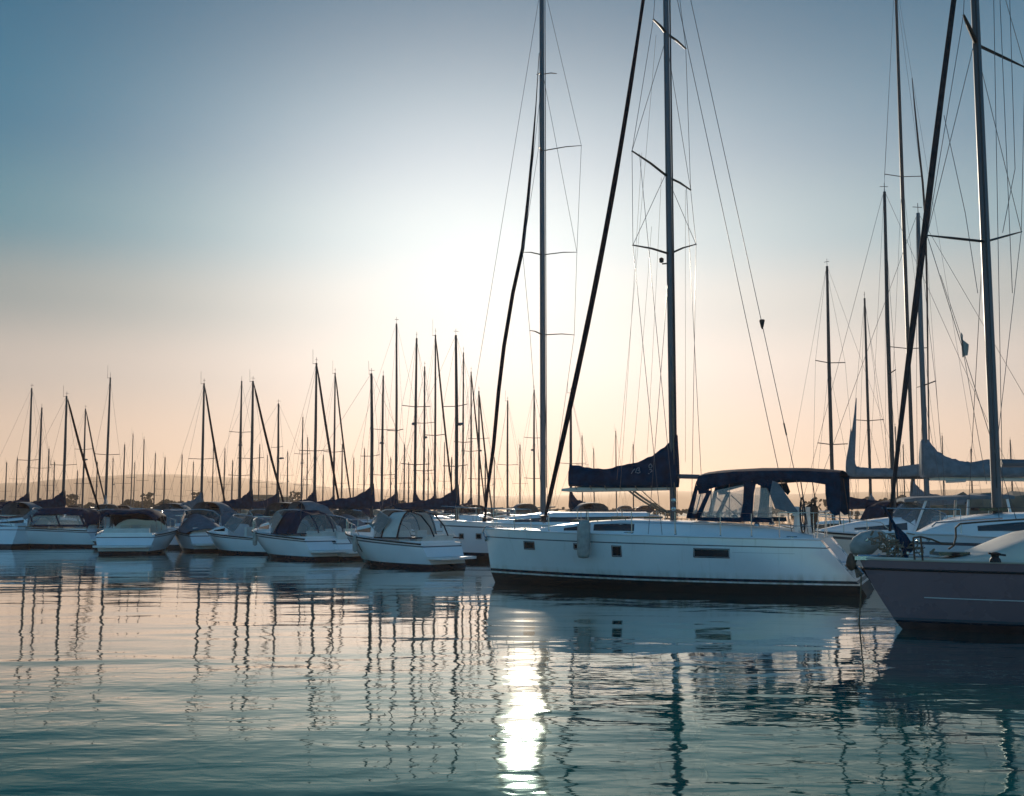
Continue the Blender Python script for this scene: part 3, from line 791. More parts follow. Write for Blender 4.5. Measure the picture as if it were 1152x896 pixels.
    for s in (.16, .5, .93):
        for k in (1, -1):
            p = h.pt(s, 1, k) + V((0, -k * .1, .03)); mb = MB(); mb.tube([p + V((-.12, 0, .03)), p + V((.12, 0, .03))], .014, 6); mb.box(p, (.08, .03, .05)); mb.build('cleat', M['steel'], o)
    # outboard bracket bundle at the stern rail
    c = B.px(913, 578, -1.0); mb = MB(); mb.lathe([(.05, -.25), (.16, -.2), (.18, 0), (.16, .18), (.06, .24)], c, 10); mb.tube([c - V((0, 0, .25)), c - V((0, 0, .75))], .05, 8); mb.build('outboard_motor', M['brown'], o)
    # hanging fender
    s0, v0 = h.find(B, 664, 612); p = h.pt(s0, v0); n = V((0, 1, 0))
    topw = B.mat @ (h.pt(s0, 1.0) + V((0, .19, 0)))
    f = empty('fender', (topw.x, topw.y, 0), R(158)); tag(f, 'long grey white fender hanging on the side of the large white yacht', 'fender')
    zt_ = B.px(664, 585, h.pt(s0, 1).y + .19).z; zb_ = B.px(664, 628.5, h.pt(s0, 1).y + .19).z
    mb = MB(); rings = []
    for z, r in ((zt_, .02), (zt_ - .02, .13), (zt_ - .1, .165), (zt_ - .5, .17), (zb_ + .1, .16), (zb_ + .02, .13), (zb_, .03)):
        rings.append([V((r * cos(a) + (.02 * (zt_ - z)), r * .9 * sin(a), z)) for a in np.linspace(0, 2 * pi, 15)[:-1]])
    mb.loft(rings); mb.build('fender_body', M['fend'], f, smooth=60)
    mb = MB(); mb.tube([(0, 0, zt_ - .02), (.0, -.12, h.zs(s0) + .3), (0, -.25, h.zs(s0) + .58)], .011, 5); mb.build('lanyard', M['rope'], f)
    return B, h
MAIN, MAINH = main_yacht()

# ------------------------------------------------------------------ generic sailing boat
def rig_part(mb, name, mat, parent): return mb.build(name, mat, parent, loc=(0, 0, 1.15))
def sailboat(label, x, y, heading, L=9.5, cover='navy', furl=True, top=11.15, group=None, name='sailboat', boom=True, spar='dkalu', nspr=1, mast_x=None, furl_mat='black', hood=None):
    B = Boat(name, label, 'sailing boat', x, y, heading, group); o = B.o; k = L / 9.5
    h = Hull(L, 3.15 * k, (1.25 * k, 1.02 * k, 1.05 * k), over=.7 * k, rev=.35 * k, tw=.72, fl=.4)
    h.mesh([(.86, 0), (.82, 1), (.16, 0), (.10, 2), (-2, 3)], mats=[M['gel'], M['stripe'], M['boot'], M['anti']], parent=o, n=22)
    h.deck(M['deck'], o, n=14); h.rail(M['teak'], o, 0, 1, .022, n=14)
    mx = mast_x if mast_x is not None else .08 * L
    z0 = 1.06 * k
    rf = Roof([(.3 * L, .35 * k, z0, z0 + .08), (.24 * L, .7 * k, z0 - .02, z0 + .28), (0, .98 * k, z0 - .06, z0 + .42), (-.2 * L, 1.0 * k, z0 - .06, z0 + .42)]); rf.build('coachroof', M['gel'], o, n=10)
    for sg in (1, -1): rf.window(.2 * L, -.12 * L, .3, .75, sg, M['glass'], o, taper=.3)
    mb = MB(); mb.loft([[V((-.2 * L, 1.15 * k, z0)), V((-.2 * L, 1.05 * k, z0 + .25)), V((-.2 * L, .9 * k, z0))], [V((-.46 * L, .95 * k, z0)), V((-.46 * L, .9 * k, z0 + .15)), V((-.46 * L, .75 * k, z0))]])
    mb.loft([[V((-.2 * L, -1.15 * k, z0)), V((-.2 * L, -1.05 * k, z0 + .25)), V((-.2 * L, -.9 * k, z0))], [V((-.46 * L, -.95 * k, z0)), V((-.46 * L, -.9 * k, z0 + .15)), V((-.46 * L, -.75 * k, z0))]])
    mb.build('coaming', M['gel'], o)
    mb = MB(); mb.tube([(mx, 0, 1.15), (mx, 0, 1.15 + (top - 1.15) * .6), (mx - .06, 0, top)], [.085 * k, .08 * k, .055 * k], 8); mast = rig_part(mb, 'mast', M[spar], o)
    for q in range(nspr):
        zz = 1.15 + (top - 1.15) * (q + 1) / (nspr + 1.2)
        mb = MB(); mb.tube([(mx - .1, .85 * k, zz + .05), (mx, 0, zz), (mx - .1, -.85 * k, zz + .05)], .022, 5); sp = mb.build('spreader', M['dkalu'], mast); sp.location = (0, 0, -1.15)
    mb = MB(); mb.tube([(mx - .06, 0, top), (mx - .06, 0, top + .35)], .012, 4); mb.tube([(mx - .2, 0, top + .2), (mx + .12, 0, top + .22)], .012, 4); va = mb.build('wind_vane', M['wire'], mast); va.location = (0, 0, -1.15)
    sg_ = []
    for sg in (1, -1):
        ch = V((mx - .15, sg * 1.35 * k, 1.05 * k)); zz = 1.15 + (top - 1.15) / (1.2 + nspr) * nspr; tp = V((mx - .1, sg * .85 * k, zz + .05))
        sg_ += [[(mx, 0, top - .1), tp], [tp, ch], [(mx, 0, zz - .1), ch]]
    bow = V((L / 2 - .12, 0, 1.28 * k)); hd = V((mx + .02, 0, top - .15))
    if not furl: sg_.append([bow, hd])
    sg_.append([(mx - .08, 0, top - .02), (-L / 2 + .35 * k + .1, 0, 1.1 * k)])
    mb = MB(); [mb.tube(s_, .007, 4) for s_ in sg_]; rig_part(mb, 'standing_rigging', M['wire'], o)
    if furl:
        n = 12; pts = [lerp(bow, hd, t / n) + V((-.12 * sin(pi * t / n), 0, -.1 * sin(pi * t / n))) for t in range(n + 1)]
        mb = MB(); mb.tube(pts, [.03] + [.04 + .03 * sin(pi * (.1 + .8 * t / n)) for t in range(1, n)] + [.02], 7); rig_part(mb, 'furled_headsail', M[furl_mat], o)
    if boom:
        zb = z0 + .95; mb = MB(); mb.tube([(mx - .08, 0, zb), (-.33 * L, 0, zb + .05)], .055, 8); mb.build('boom', M[spar], o)
        if cover: sail_cover([(mx + .12, 0, zb - .02, zb + 1.15 * k, .10), (mx - .25, 0, zb - .04, zb + .82 * k, .15), (mx - .9, 0, zb - .05, zb + .5 * k, .18), (mx - 2.2, 0, zb - .04, zb + .36 * k, .16), (-.32 * L, 0, zb - .02, zb + .2, .09)], M[cover], o, seed=int(x * 7) % 50, fold=.03)
    if hood:
        mb = MB(); rows = []
        for (xx, zz, w) in ((-.17 * L, z0 + .42, 1.0 * k), (-.2 * L, z0 + .95, .98 * k), (-.27 * L, z0 + 1.15, .98 * k), (-.33 * L, z0 + 1.12, .98 * k)):
            rows.append([V((xx, w * t, zz + .12 * (1 - t * t) - (.55 * abs(t) ** 6 if xx < -.19 * L else 0))) for t in np.linspace(-1, 1, 11)])
        mb.grid(rows); mb.grid([[p - V((.02, 0, .025)) for p in r] for r in rows]); mb.build('sprayhood', M[hood], o)
    mb = MB(); zb = h.zs(0) + .5
    mb.tube([(L / 2 - 1.5, .62 * k, h.zs(.15)), (L / 2 - 1.5, .62 * k, zb), (L / 2 - .05, 0, zb + .05), (L / 2 - 1.5, -.62 * k, zb), (L / 2 - 1.5, -.62 * k, h.zs(.15))], .016, 5); mb.build('pulpit', M['steel'], o)
    mb = MB(); mb.tube([(-L / 2 + 1.2, 1.2 * k, 1.05), (-L / 2 + 1.2, 1.2 * k, 1.6), (-L / 2 + .4, .95 * k, 1.62), (-L / 2 + .4, -.95 * k, 1.62), (-L / 2 + 1.2, -1.2 * k, 1.6), (-L / 2 + 1.2, -1.2 * k, 1.05)], .016, 5); mb.build('pushpit', M['steel'], o)
    return B

# ------------------------------------------------------------------ second white yacht, bow beyond the first
def second_yacht():
    D = 43.5; bx = (497 - 576) / FPX * D
    B = Boat('sailing_yacht', 'white sailing yacht whose bow shows just behind the bow of the large white yacht', 'sailing yacht', bx + 5.6, D - .5, 175)
    o = B.o; L = 11.2
    h = Hull(L, 3.6, (1.5, 1.35, 1.3), over=.15, rev=.8, tw=.8, fl=.38)
    h.mesh([(.9, 0), (.865, 1), (.2, 0), (.13, 2), (-2, 3)], mats=[M['gel'], M['stripe'], M['boot'], M['anti']], parent=o)
    h.deck(M['deck'], o); h.rail(M['gel'], o, r=.03)
    mx = B.px(611, 580).x
    rf = Roof([(3.6, .4, 1.42, 1.5), (2.9, .85, 1.38, 1.66), (1.5, 1.1, 1.34, 1.82), (-2.4, 1.2, 1.3, 1.82)]); rf.build('coachroof', M['gel'], o)
    for sg in (1, -1): rf.window(2.7, -1.8, .3, .75, sg, M['glass'], o, taper=.3)
    zt = B.px(607, -30).z
    mb = MB(); mb.tube([(mx, 0, 1.7), (mx, 0, 9), (mx, 0, zt)], [.15, .145, .12], 12, flat=.75); mast = mb.build('mast', M['alu'], o)
    mb = MB(); mb.tube([(mx - .14, 0, 2.8), (mx - .135, 0, zt - .2)], .02, 6); mb.build('sail_track', M['dkalu'], mast)
    tips = []
    for (rt, pl, pr, ln) in (((610, 84), (604, 84), (626, 83), .6), ((611, 170), (606, 166), (654, 164), 1.5), ((610, 287), (588, 284), (649, 284), 1.4), ((610, 377), (596, 372), (646, 377), 1.4)):
        z = B.px(*rt).z; a = B.px(*pl, y=ln); b = B.px(*pr, y=-ln); r0 = V((mx, 0, z))
        for p in (a, b): mb = MB(); mb.tube([r0, lerp(r0, p, .6) + V((0, 0, .04)), p], [.045, .04, .025], 6, flat=.5); mb.build('spreader', M['dkalu'], mast)
        tips.append((a, b))
    segs = []
    for k, sg in ((0, 1), (1, -1)):
        ch = h.pt(h.s_at(mx - .1), 1, sg) + V((0, -.1 * sg, 0)); t = [q[k] for q in tips]
        segs += [[(mx, 0, zt - .1), t[1]], [t[1], t[2]], [t[2], t[3]], [t[3], ch], [(mx, 0, t[0].z), t[2]], [(mx, 0, t[2].z), ch]]
    segs.append([B.px(606, 0), B.px(563, 262)]); segs[-1][1] = segs[-1][0] + (segs[-1][1] - segs[-1][0]) * 2.24
    wires(segs, M['wire'], o, 'shroud', .009)
    line = [(545, 590), (548, 555), (555, 505), (561, 440), (567, 390), (577, 330), (588, 280), (594, 225), (599, 170), (603, 118), (606.5, 60)]
    mb = MB(); mb.tube([B.px(*p) for p in line], [.04, .06, .075, .078, .08, .078, .075, .065, .05, .022, .012], 9); fs = mb.build('furled_headsail', M['black'], o)
    tk = B.px(545, 588); mb = MB(); mb.lathe([(.03, 0), (.14, .02), (.14, .05), (.08, .08), (.08, .14), (.14, .17), (.03, .2)], V((tk.x, 0, max(tk.z, 1.4))), 10); mb.build('furling_drum', M['rubber'], fs)
    mb = MB(); z = h.zs(0) + .55
    mb.tube([h.pt(.14, 1, 1), h.pt(.14, 1, 1) + V((0, 0, .55)), V((L / 2 + .02, 0, z + .03)), h.pt(.14, 1, -1) + V((0, 0, .55)), h.pt(.14, 1, -1)], .016, 6)
    mb.tube([h.pt(.06, 1, 1), h.pt(.06, 1, 1) + V((0, 0, .55))], .013, 5); mb.tube([h.pt(.06, 1, -1), h.pt(.06, 1, -1) + V((0, 0, .55))], .013, 5); mb.build('pulpit', M['steel'], o)
    for sg in (1, -1):
        tp = []
        for s in (.14, .27, .4, .53, .66, .8, .93):
            p = h.pt(s, 1, sg) + V((0, -.06 * sg, 0)); q = p + V((0, 0, .58)); tp.append(q)
            if s > .2: mb = MB(); mb.tube([p, q], .012, 5); mb.build('stanchion', M['steel'], o)
        wires([tp, [p - V((0, 0, .28)) for p in tp]], M['wire'], o, 'lifeline', .004)
    for a, b in ((517, 521), (536, 541)):
        s0, v1 = h.find(B, a, 601); s1, v0 = h.find(B, b, 606); h.patch(s0, s1, v0, v1, 1, M['glass'], o, 'hull_window')
second_yacht()

# ------------------------------------------------------------------ the dark yacht at the right edge
def dark_yacht():
    B = Boat('sailing_yacht', 'dark slate hulled yacht nearest the viewer with only its bow half in the picture', 'sailing yacht', 11.07, 18.23, 176)
    o = B.o; L = 10.5
    h = Hull(L, 3.3, (1.16, 1.13, 1.12), over=.64, rev=.5, tw=.75, fl=.45, fa=.12)
    h.mesh([(.95, 0), (.87, 4), (.845, 1), (.17, 0), (.13, 2), (.105, 3), (-2, 5)], mats=[M['lilac'], M['rubber'], M['stripe'], M['boot'], M['lilac'], M['brownanti']], parent=o, n=44)
    h.deck(M['cream'], o, n=40); h.rail(M['cream'], o, r=.03); h.rail(M['rubber'], o, r=.022, v=.86, name='rubbing_strake', dz=0)
    s0, v1 = h.find(B, 1040, 672.5); s1, v0 = h.find(B, 1150, 679)
    h.patch(s0, .7, v1 - .006, v1 + .006, 1, M['whiteline'], o, 'pinstripe', out=.004, n=24)
    xc = B.px(1092, 610, 0).x
    rf = Roof([(xc + .5, .35, 1.12, 1.16), (xc, .7, 1.1, 1.24), (xc - .9, .95, 1.08, 1.58), (xc - 1.6, 1.0, 1.08, 1.68), (xc - 4.5, 1.05, 1.06, 1.70)]); rf.build('coachroof', M['cream'], o)
    for sg in (1, -1): rf.window(xc - .7, xc - 3.8, .35, .78, sg, M['glass'], o, taper=.4)
    x = xc + .55; mb = MB(); mb.box((x - .2, 0, 1.25), (.5, .5, .06)); mb.build('deck_hatch', M['glass'], o)
    # pulpit with leather covered rails
    mb = MB()
    for pl in ([(1029, 630), (1028, 616), (1027.5, 605)], [(1038, 631), (1037, 616), (1035.5, 604)], [(1067, 618), (1073, 614), (1075.5, 604), (1075, 594), (1080, 589.5)], [(1027.5, 605), (1035.5, 604), (1048, 607), (1060, 612), (1073, 613)], [(1080, 589.5), (1110, 587), (1160, 584)]):
        mb.tube([B.px(a, b, .62) for a, b in pl], .016, 6)
    mb.build('pulpit', M['brown'], o)
    mb = MB()
    for pl in ([(1029, 630), (1028, 616), (1027.5, 605)], [(1075, 594), (1080, 589.5), (1110, 587), (1160, 584)]): 
        mb = MB(); mb.tube([V((p.x, -p.y, p.z)) for p in (B.px(a, b, .62) for a, b in pl)], .016, 6); mb.build('rail', M['steel'], o)
    for s in (.42, .58, .74, .9):
        for sg in (1, -1): p = h.pt(s, 1, sg) + V((0, -.07 * sg, 0)); mb = MB(); mb.tube([p, p + V((0, 0, .58))], .013, 5); mb.build('stanchion', M['steel'], o)
    for sg in (1, -1):
        tp = [h.pt(s, 1, sg) + V((0, -.07 * sg, .57)) for s in (.3, .42, .58, .74, .9)]; wires([tp, [p - V((0, 0, .27)) for p in tp]], M['wire'], o, 'lifeline', .004)
    p = B.px(1120, 626, 1.2); mb = MB(); mb.lathe([(.09, 0), (.08, .05), (.055, .08), (.07, .13), (.09, .14), (.03, .16)], (p.x, 1.18, 1.16), 10); mb.tube([(p.x - .16, 1.18, 1.27), (p.x + .1, 1.18, 1.30)], .018, 6); mb.build('winch', M['rubber'], o)
    mb = MB(); mb.tube([(L / 2 - .8, 0, 1.2), (L / 2 + .02, 0, 1.2), (L / 2 + .1, 0, 1.08)], .03, 6); mb.box((L / 2 - .05, 0, 1.17), (.3, .16, .06)); mb.panel([(L / 2 + .1, 0, 1.1), (L / 2 - .02, .16, .92), (L / 2 + .05, 0, .84), (L / 2 - .02, -.16, .92)], (.03, 0, 0)); mb.build('anchor', M['steel'], o)
    mb = MB()
    for s in (.09, .3):
        for k in (1, -1): p = h.pt(s, 1, k) + V((0, -k * .1, .03)); mb.tube([p + V((-.12, 0, .03)), p + V((.12, 0, .03))], .014, 6)
    mb.build('cleat', M['steel'], o)
    mz = Roof([(-2.6, .1, 1.0, 1.1), (-2.7, .1, 1.0, 1.1)])
    # heap of rope and tackle over the bow rail
    r = random.Random(21); wp = B.mat @ V((L / 2 - .62, 0, 0))
    hp = empty('rope_heap', (wp.x, wp.y, 1.17), R(176)); tag(hp, 'tangled heap of pale rope and tackle piled on the bow of the dark slate yacht', 'rope heap')
    mb = MB()
    for i in range(46):
        cx, cy = r.gauss(.02, .24), r.gauss(0, .13); cz = .04 + abs(r.gauss(0, .2)) * max(.15, 1 - abs(cx) * 1.2) + max(0, cx - .1) * .7; rr = r.uniform(.03, .075)
        t1, t2 = r.uniform(0, 6.28), r.uniform(.2, 1.4); u = V((cos(t1), sin(t1), 0)); w = V((-sin(t1) * cos(t2), cos(t1) * cos(t2), sin(t2)))
        mb.tube([V((cx, cy, max(.03, cz))) + u * (rr * cos(a)) + w * (rr * 1.2 * sin(a) + .02 * sin(3 * a)) for a in np.linspace(0, 6.28 * 1.3, 14)], r.choice([.008, .011, .016]), 5)
    mb.build('rope', M['rope'], hp)
    mb = MB()
    for i in range(22):
        c = V((r.gauss(0, .28), r.gauss(0, .14), .04 + abs(r.gauss(0, .17)))); mb.lathe([(.005, -.03), (.028, -.02), (.03, .02), (.005, .03)], c, 7, M=Matrix.Rotation(r.uniform(0, 3), 3, (r.random(), r.random(), .3)))
    mb.build('tackle_block', M['steel'], hp)
    # grey fender bundle and brown ball fender
    for nm, pc, ph, rad, m, lab in (('fender', (975, 611), .66, .21, M['fend'], 'fat pale grey teardrop fender tucked behind the bow of the dark slate yacht'), ('fender', (957.5, 633), .28, .085, M['brown'], 'small brown ball fender hanging at the stem of the dark slate yacht')):
        yy = -.75 if rad > .2 else .0
        p = B.px(*pc, y=yy); wpos = B.mat @ p
        f = empty(nm, (wpos.x, wpos.y, 0), R(176)); tag(f, lab, 'fender')
        mb = MB(); pr = [(.02, ph * .55), (rad * .35, ph * .5), (rad * .75, ph * .28), (rad, 0), (rad * .9, -ph * .25), (rad * .5, -ph * .42), (.02, -ph * .48)]
        Mx = Matrix.Rotation(R(-62), 3, 'Y') if rad > .2 else Matrix.Identity(3)
        mb.lathe(pr, (0, 0, wpos.z), 16, M=Mx); mb.build('fender_body', m, f, smooth=60)
        q = V((0, 0, wpos.z)) + Mx @ V((0, 0, ph * .5)); mb = MB(); mb.tube([q, q + V((-.15, .2 if rad > .2 else .03, max(.02, 1.2 - q.z)))], .009, 5); mb.build('lanyard', M['rope'], f)
    a = B.px(993.5, 569, .1); b = B.px(1021, 616, .1); a, b = B.mat @ a, B.mat @ b
    wv = empty('oar', (b.x, b.y, 0)); tag(wv, 'dark oar leaning up from the rope heap on the dark yacht bow', 'oar')
    mb = MB(); mb.tube([a - b + V((0, 0, b.z)), (a - b) * .45 + V((0, 0, b.z)), V((0, 0, b.z - .25))], [.022, .026, .03], 8); mb.build('shaft', M['navy'], wv)
    mb = MB(); d = (b - a).normalized(); q = V((0, 0, b.z)); mb.panel([q - d * .42 + V((.02, 0, 0)), q - d * .2 + V((.085, 0, .03)), q + d * .02 + V((.09, 0, .03)), q + d * .1, q - d * .02 + V((-.085, 0, -.03)), q - d * .2 + V((-.08, 0, -.03)), q - d * .42 + V((-.02, 0, 0))], (0, .03, 0)); mb.build('blade', M['navy'], wv)
    # mooring line and chain from the stem down into the water
    a = B.mat @ V((L / 2 - .02, .02, 1.0)); ml = MB()
    e = at(975, 690, 19.5); ml.tube(sag(a, (e.x - .15, e.y, -.1), .12), .012, 6); o2 = ml.build('mooring_line', M['rope']); tag(o2, 'thin mooring line dropping from the dark yacht stem into the water', 'rope')
    ml = MB(); b2 = MAIN.mat @ (MAINH.pt(1, .55, -1) + V((0, 0, .0))); ml.tube(sag(B.mat @ V((L / 2 - .3, -.1, 1.18)), b2, .18, 12), .013, 6); o2 = ml.build('mooring_line', M['rope']); tag(o2, 'slack mooring line between the dark yacht bow and the white yacht stern', 'rope')
dark_yacht()

# ------------------------------------------------------------------ pale yacht behind it with the tall mast
def pale_yacht():
    D = 22.5; bx = (990 - 576) / FPX * D
    B = Boat('sailing_yacht', 'pale yacht with the thick tall grey mast directly behind the dark slate yacht', 'sailing yacht', bx + 5.97, D - .63, 174)
    o = B.o; L = 12
    h = Hull(L, 3.7, (1.5, 1.42, 1.4), over=.3, rev=.9, tw=.8, fl=.4)
    h.mesh([(.9, 0), (.86, 1), (.2, 0), (.12, 2), (-2, 3)], mats=[M['gel'], M['stripe'], M['boot'], M['anti']], parent=o)
    h.deck(M['deck'], o); h.rail(M['gel'], o, r=.03)
    mx = B.px(1122, 577).x
    rf = Roof([(L / 2 - .7, .3, 1.46, 1.52), (L / 2 - 1.3, .75, 1.46, 1.78), (L / 2 - 2.2, 1.15, 1.44, 1.88), (0, 1.3, 1.4, 1.92), (-2, 1.3, 1.38, 1.92)]); rf.build('coachroof', M['gel'], o)
    for sg in (1, -1):
        rf.window(L / 2 - 1.6, L / 2 - 2.9, .3, .75, sg, M['glass'], o, taper=.4); rf.window(L / 2 - 3.1, L / 2 - 5.6, .3, .75, sg, M['glass'], o)
    for xx in (L / 2 - 2.1, L / 2 - 4.6):
        mb = MB(); mb.box((xx, 0, 1.98), (.55, .55, .06)); mb.build('deck_hatch', M['glass'], o)
    zt = B.px(1101, -150).z
    mb = MB(); mb.tube([(mx, 0, 1.85), (mx, 0, 7), (mx, 0, zt)], [.125, .12, .10], 12, flat=.75); mast = mb.build('mast', M['alu'], o)
    mb = MB(); mb.tube([(mx + .02, .11, 2.4), (mx + .02, .105, zt - .2)], .022, 6); mb.build('sail_track', M['dkalu'], mast)
    tips = []
    for (rt, pl, pr, ln) in (((1110, 50), (1084, 17), (1153, 76), 1.0), ((1112, 272), (1043, 265), (1149, 261), 1.25)):
        z = B.px(*rt).z; r0 = V((mx, 0, z)); a = B.px(*pl, y=ln); b = B.px(*pr, y=-ln)
        for p in (a, b): mb = MB(); mb.tube([r0, lerp(r0, p, .6), p], [.05, .045, .025], 6, flat=.5); mb.build('spreader', M['dkalu'], mast)
        tips.append((a, b))
    segs = []
    for k, sg in ((0, 1), (1, -1)):
        ch = h.pt(h.s_at(mx - .1), 1, sg) + V((0, -.12 * sg, 0)); t = [q[k] for q in tips]
        segs += [[(mx, 0, zt - .1), t[0]], [t[0], t[1]], [t[1], ch], [(mx, 0, t[1].z), ch + V((.4, 0, 0))], [(mx, 0, t[0].z), t[1]]]
    for a, b in (((1118, 0), (1128, 560)), ((1125, 0), (1139, 330)), ((1136, 0), (1142, 190)), ((1142, 190), (1128, 262)), ((1062, 130), (1086, 240)), ((1086, 240), (1100, 330))): segs.append([B.px(*a, y=.4), B.px(*b, y=.6)])
    wires(segs, M['wire'], o, 'shroud', .007)
    pl = [(1001, 600), (1004, 560), (1010, 505), (1019, 430), (1029, 350), (1039, 270), (1050, 180), (1060, 100), (1073, 0), (1090, -120)]
    mb = MB(); mb.tube([B.px(*p) for p in pl], [.03, .04, .045, .055, .065, .068, .066, .06, .055, .04], 9); mb.build('furled_headsail', M['greyblack'], o)
    mb = MB(); z = h.zs(0) + .5
    mb.tube([h.pt(.12, 1, 1), h.pt(.12, 1, 1) + V((0, 0, .5)), V((L / 2, 0, z)), h.pt(.12, 1, -1) + V((0, 0, .5)), h.pt(.12, 1, -1)], .014, 6); mb.build('pulpit', M['steel'], o)
    zb = 2.9; mb = MB(); mb.tube([(mx - .12, 0, zb), (mx - 4.5, 0, zb)], .08, 8); mb.build('boom', M['alu'], o)
    for s in (.22, .36, .5, .64):
        for sg in (1, -1): p = h.pt(s, 1, sg) + V((0, -.06 * sg, 0)); mb = MB(); mb.tube([p, p + V((0, 0, .56))], .012, 5); mb.build('stanchion', M['steel'], o)
    for sg in (1, -1):
        tp = [h.pt(s, 1, sg) + V((0, -.06 * sg, .55)) for s in (.12, .22, .36, .5, .64)]; wires([tp], M['wire'], o, 'lifeline', .004)
    # weathered pennant on a signal halyard
    a = B.px(1080, 375, .9); p = B.mat @ a
    fl = empty('pennant', (p.x, p.y, p.z - .2)); tag(fl, 'small limp faded pennant on a signal halyard left of the thick tall mast', 'pennant')
    mb = MB(); r_ = B.mat
    rows = []
    for i in range(7):
        t = i / 6; rows.append([V((.02 + .12 * t + .03 * sin(9 * t + q), .04 * sin(6 * t + 2 * q), .22 - .3 * t - q * (.5 - .35 * t))) for q in (0, .33, .66, 1)])
    mb.grid(rows); mb.grid([[p_ + V((0, .006, 0)) for p_ in rw] for rw in rows]); mb.build('cloth', M['flag'], fl)
    mb = MB(); q = [B.mat @ B.px(*c, y=.9) for c in ((1058, 310), (1080, 375), (1110, 545))]; mb.tube([v - V((p.x, p.y, p.z - .2)) for v in q], .006, 5); mb.build('signal_halyard', M['wire'], fl)
    return B
pale_yacht()

# ------------------------------------------------------------------ masts and covered booms at the right
def cover_px(B, pts, hw, mat, seed=1, fold=.02):
    st = []
    for px, pb, pt in pts:
        a, b = B.px(px, pb), B.px(px, pt); st.append((a.x, 0, a.z, b.z, hw if pb - pt > 9 else hw * .6))
    return sail_cover(st, mat, B.o, 'sail_cover', seed, fold)
def hull_at(px, D, heading, mx):
    x = (px - 576) / FPX * D; return x - cos(R(heading)) * mx, D - sin(R(heading)) * mx
def zpx(py, D): return at(576, py, D).z

# grey covered boom, mast seen from 245 px down
x, y = hull_at(1041, 37, 178, 1.0)
B = sailboat('sailing boat with the big grey mainsail cover sloping down right, behind the tall masts', x, y, 178, L=10.5, cover=None, furl=False, top=zpx(240, 37), name='sailboat', boom=False, spar='alu', nspr=1, mast_x=1.0)
cover_px(B, [(1037, 537, 496), (1041, 538, 491), (1046, 538, 496), (1055, 537, 508), (1068, 537, 515), (1080, 537, 518.5), (1092, 537, 520), (1120, 537, 517), (1150, 537, 517), (1185, 537, 520)], .26, M['grey'], 9, .03)
mb = MB(); a, b = B.px(1045, 538.5), B.px(1190, 540); mb.tube([(a.x, 0, a.z), (b.x, 0, b.z)], .07, 8); mb.build('boom', M['cream'], B.o)
mb = MB(); a, b = B.px(1064, 542), B.px(1086, 541); mb.loft([[V((q.x, w * k, q.z + z)) for w, z in ((0, -.05), (1, 0), (0, .08), (-1, 0))] for q, k in ((a, .05), (lerp(a, b, .6), .25), (b, .1))]); mb.build('reef_bundle', M['sail'], B.o)
# boom cover with the tall pointed end
x, y = hull_at(1003.5, 43, 170, .9)
B = sailboat('sailing boat with leaning dark mast and grey boom cover drawn to a point', x, y, 170, L=9.5, cover=None, furl=False, top=zpx(216, 43), boom=False, nspr=1, mast_x=.9)
cover_px(B, [(952, 535, 520), (956, 536, 500), (959, 536.5, 478), (963, 537, 524), (968, 537, 526), (985, 537, 527), (1003, 537, 527), (1020, 536.5, 524), (1036, 536, 522)], .16, M['grey'], 4, .02)
mb = MB(); a, b = B.px(957, 533), B.px(963.5, 448); mb.tube([a, lerp(a, b, .5), b], [.14, .09, .012], 8); mb.build('sail_head', M['grey'], B.o)
mb = MB(); a, b = B.px(954, 537.5), B.px(1040, 537.5); mb.tube([(a.x, 0, a.z), (b.x, 0, b.z)], .06, 8); mb.build('boom', M['dkalu'], B.o)
x, y = hull_at(1026, 53, 100, .8); B = sailboat('sailing boat with the very tall dark mast whose top leaves the picture at the right', x, y, 100, L=11, cover='grey', furl=False, top=zpx(-25, 53), nspr=2, mast_x=.8)
mb = MB(); mb.tube([B.px(*p, y=-.3) for p in ((1026, 88), (1029, 120), (1033, 160), (1038, 205), (1041, 245), (1043, 330), (1044, 420), (1046, 540))], [.015, .035, .045, .05, .05, .045, .035, .03], 7); mb.build('furled_headsail', M['greyblack'], B.o)
x, y = hull_at(978, 57, 85, .8); sailboat('sailing boat with the bent topped shorter mast between two taller masts on the right', x, y, 85, L=8.5, cover='grey', furl=False, top=zpx(336, 57), nspr=1, mast_x=.8)
x, y = hull_at(935.5, 49, 115, .9); sailboat('sailing boat whose lone dark mast with two crosstrees rises behind the navy cockpit canopy', x, y, 115, L=9.5, cover='navy', furl=False, top=zpx(300, 49), nspr=2, mast_x=.9, hood='navy')

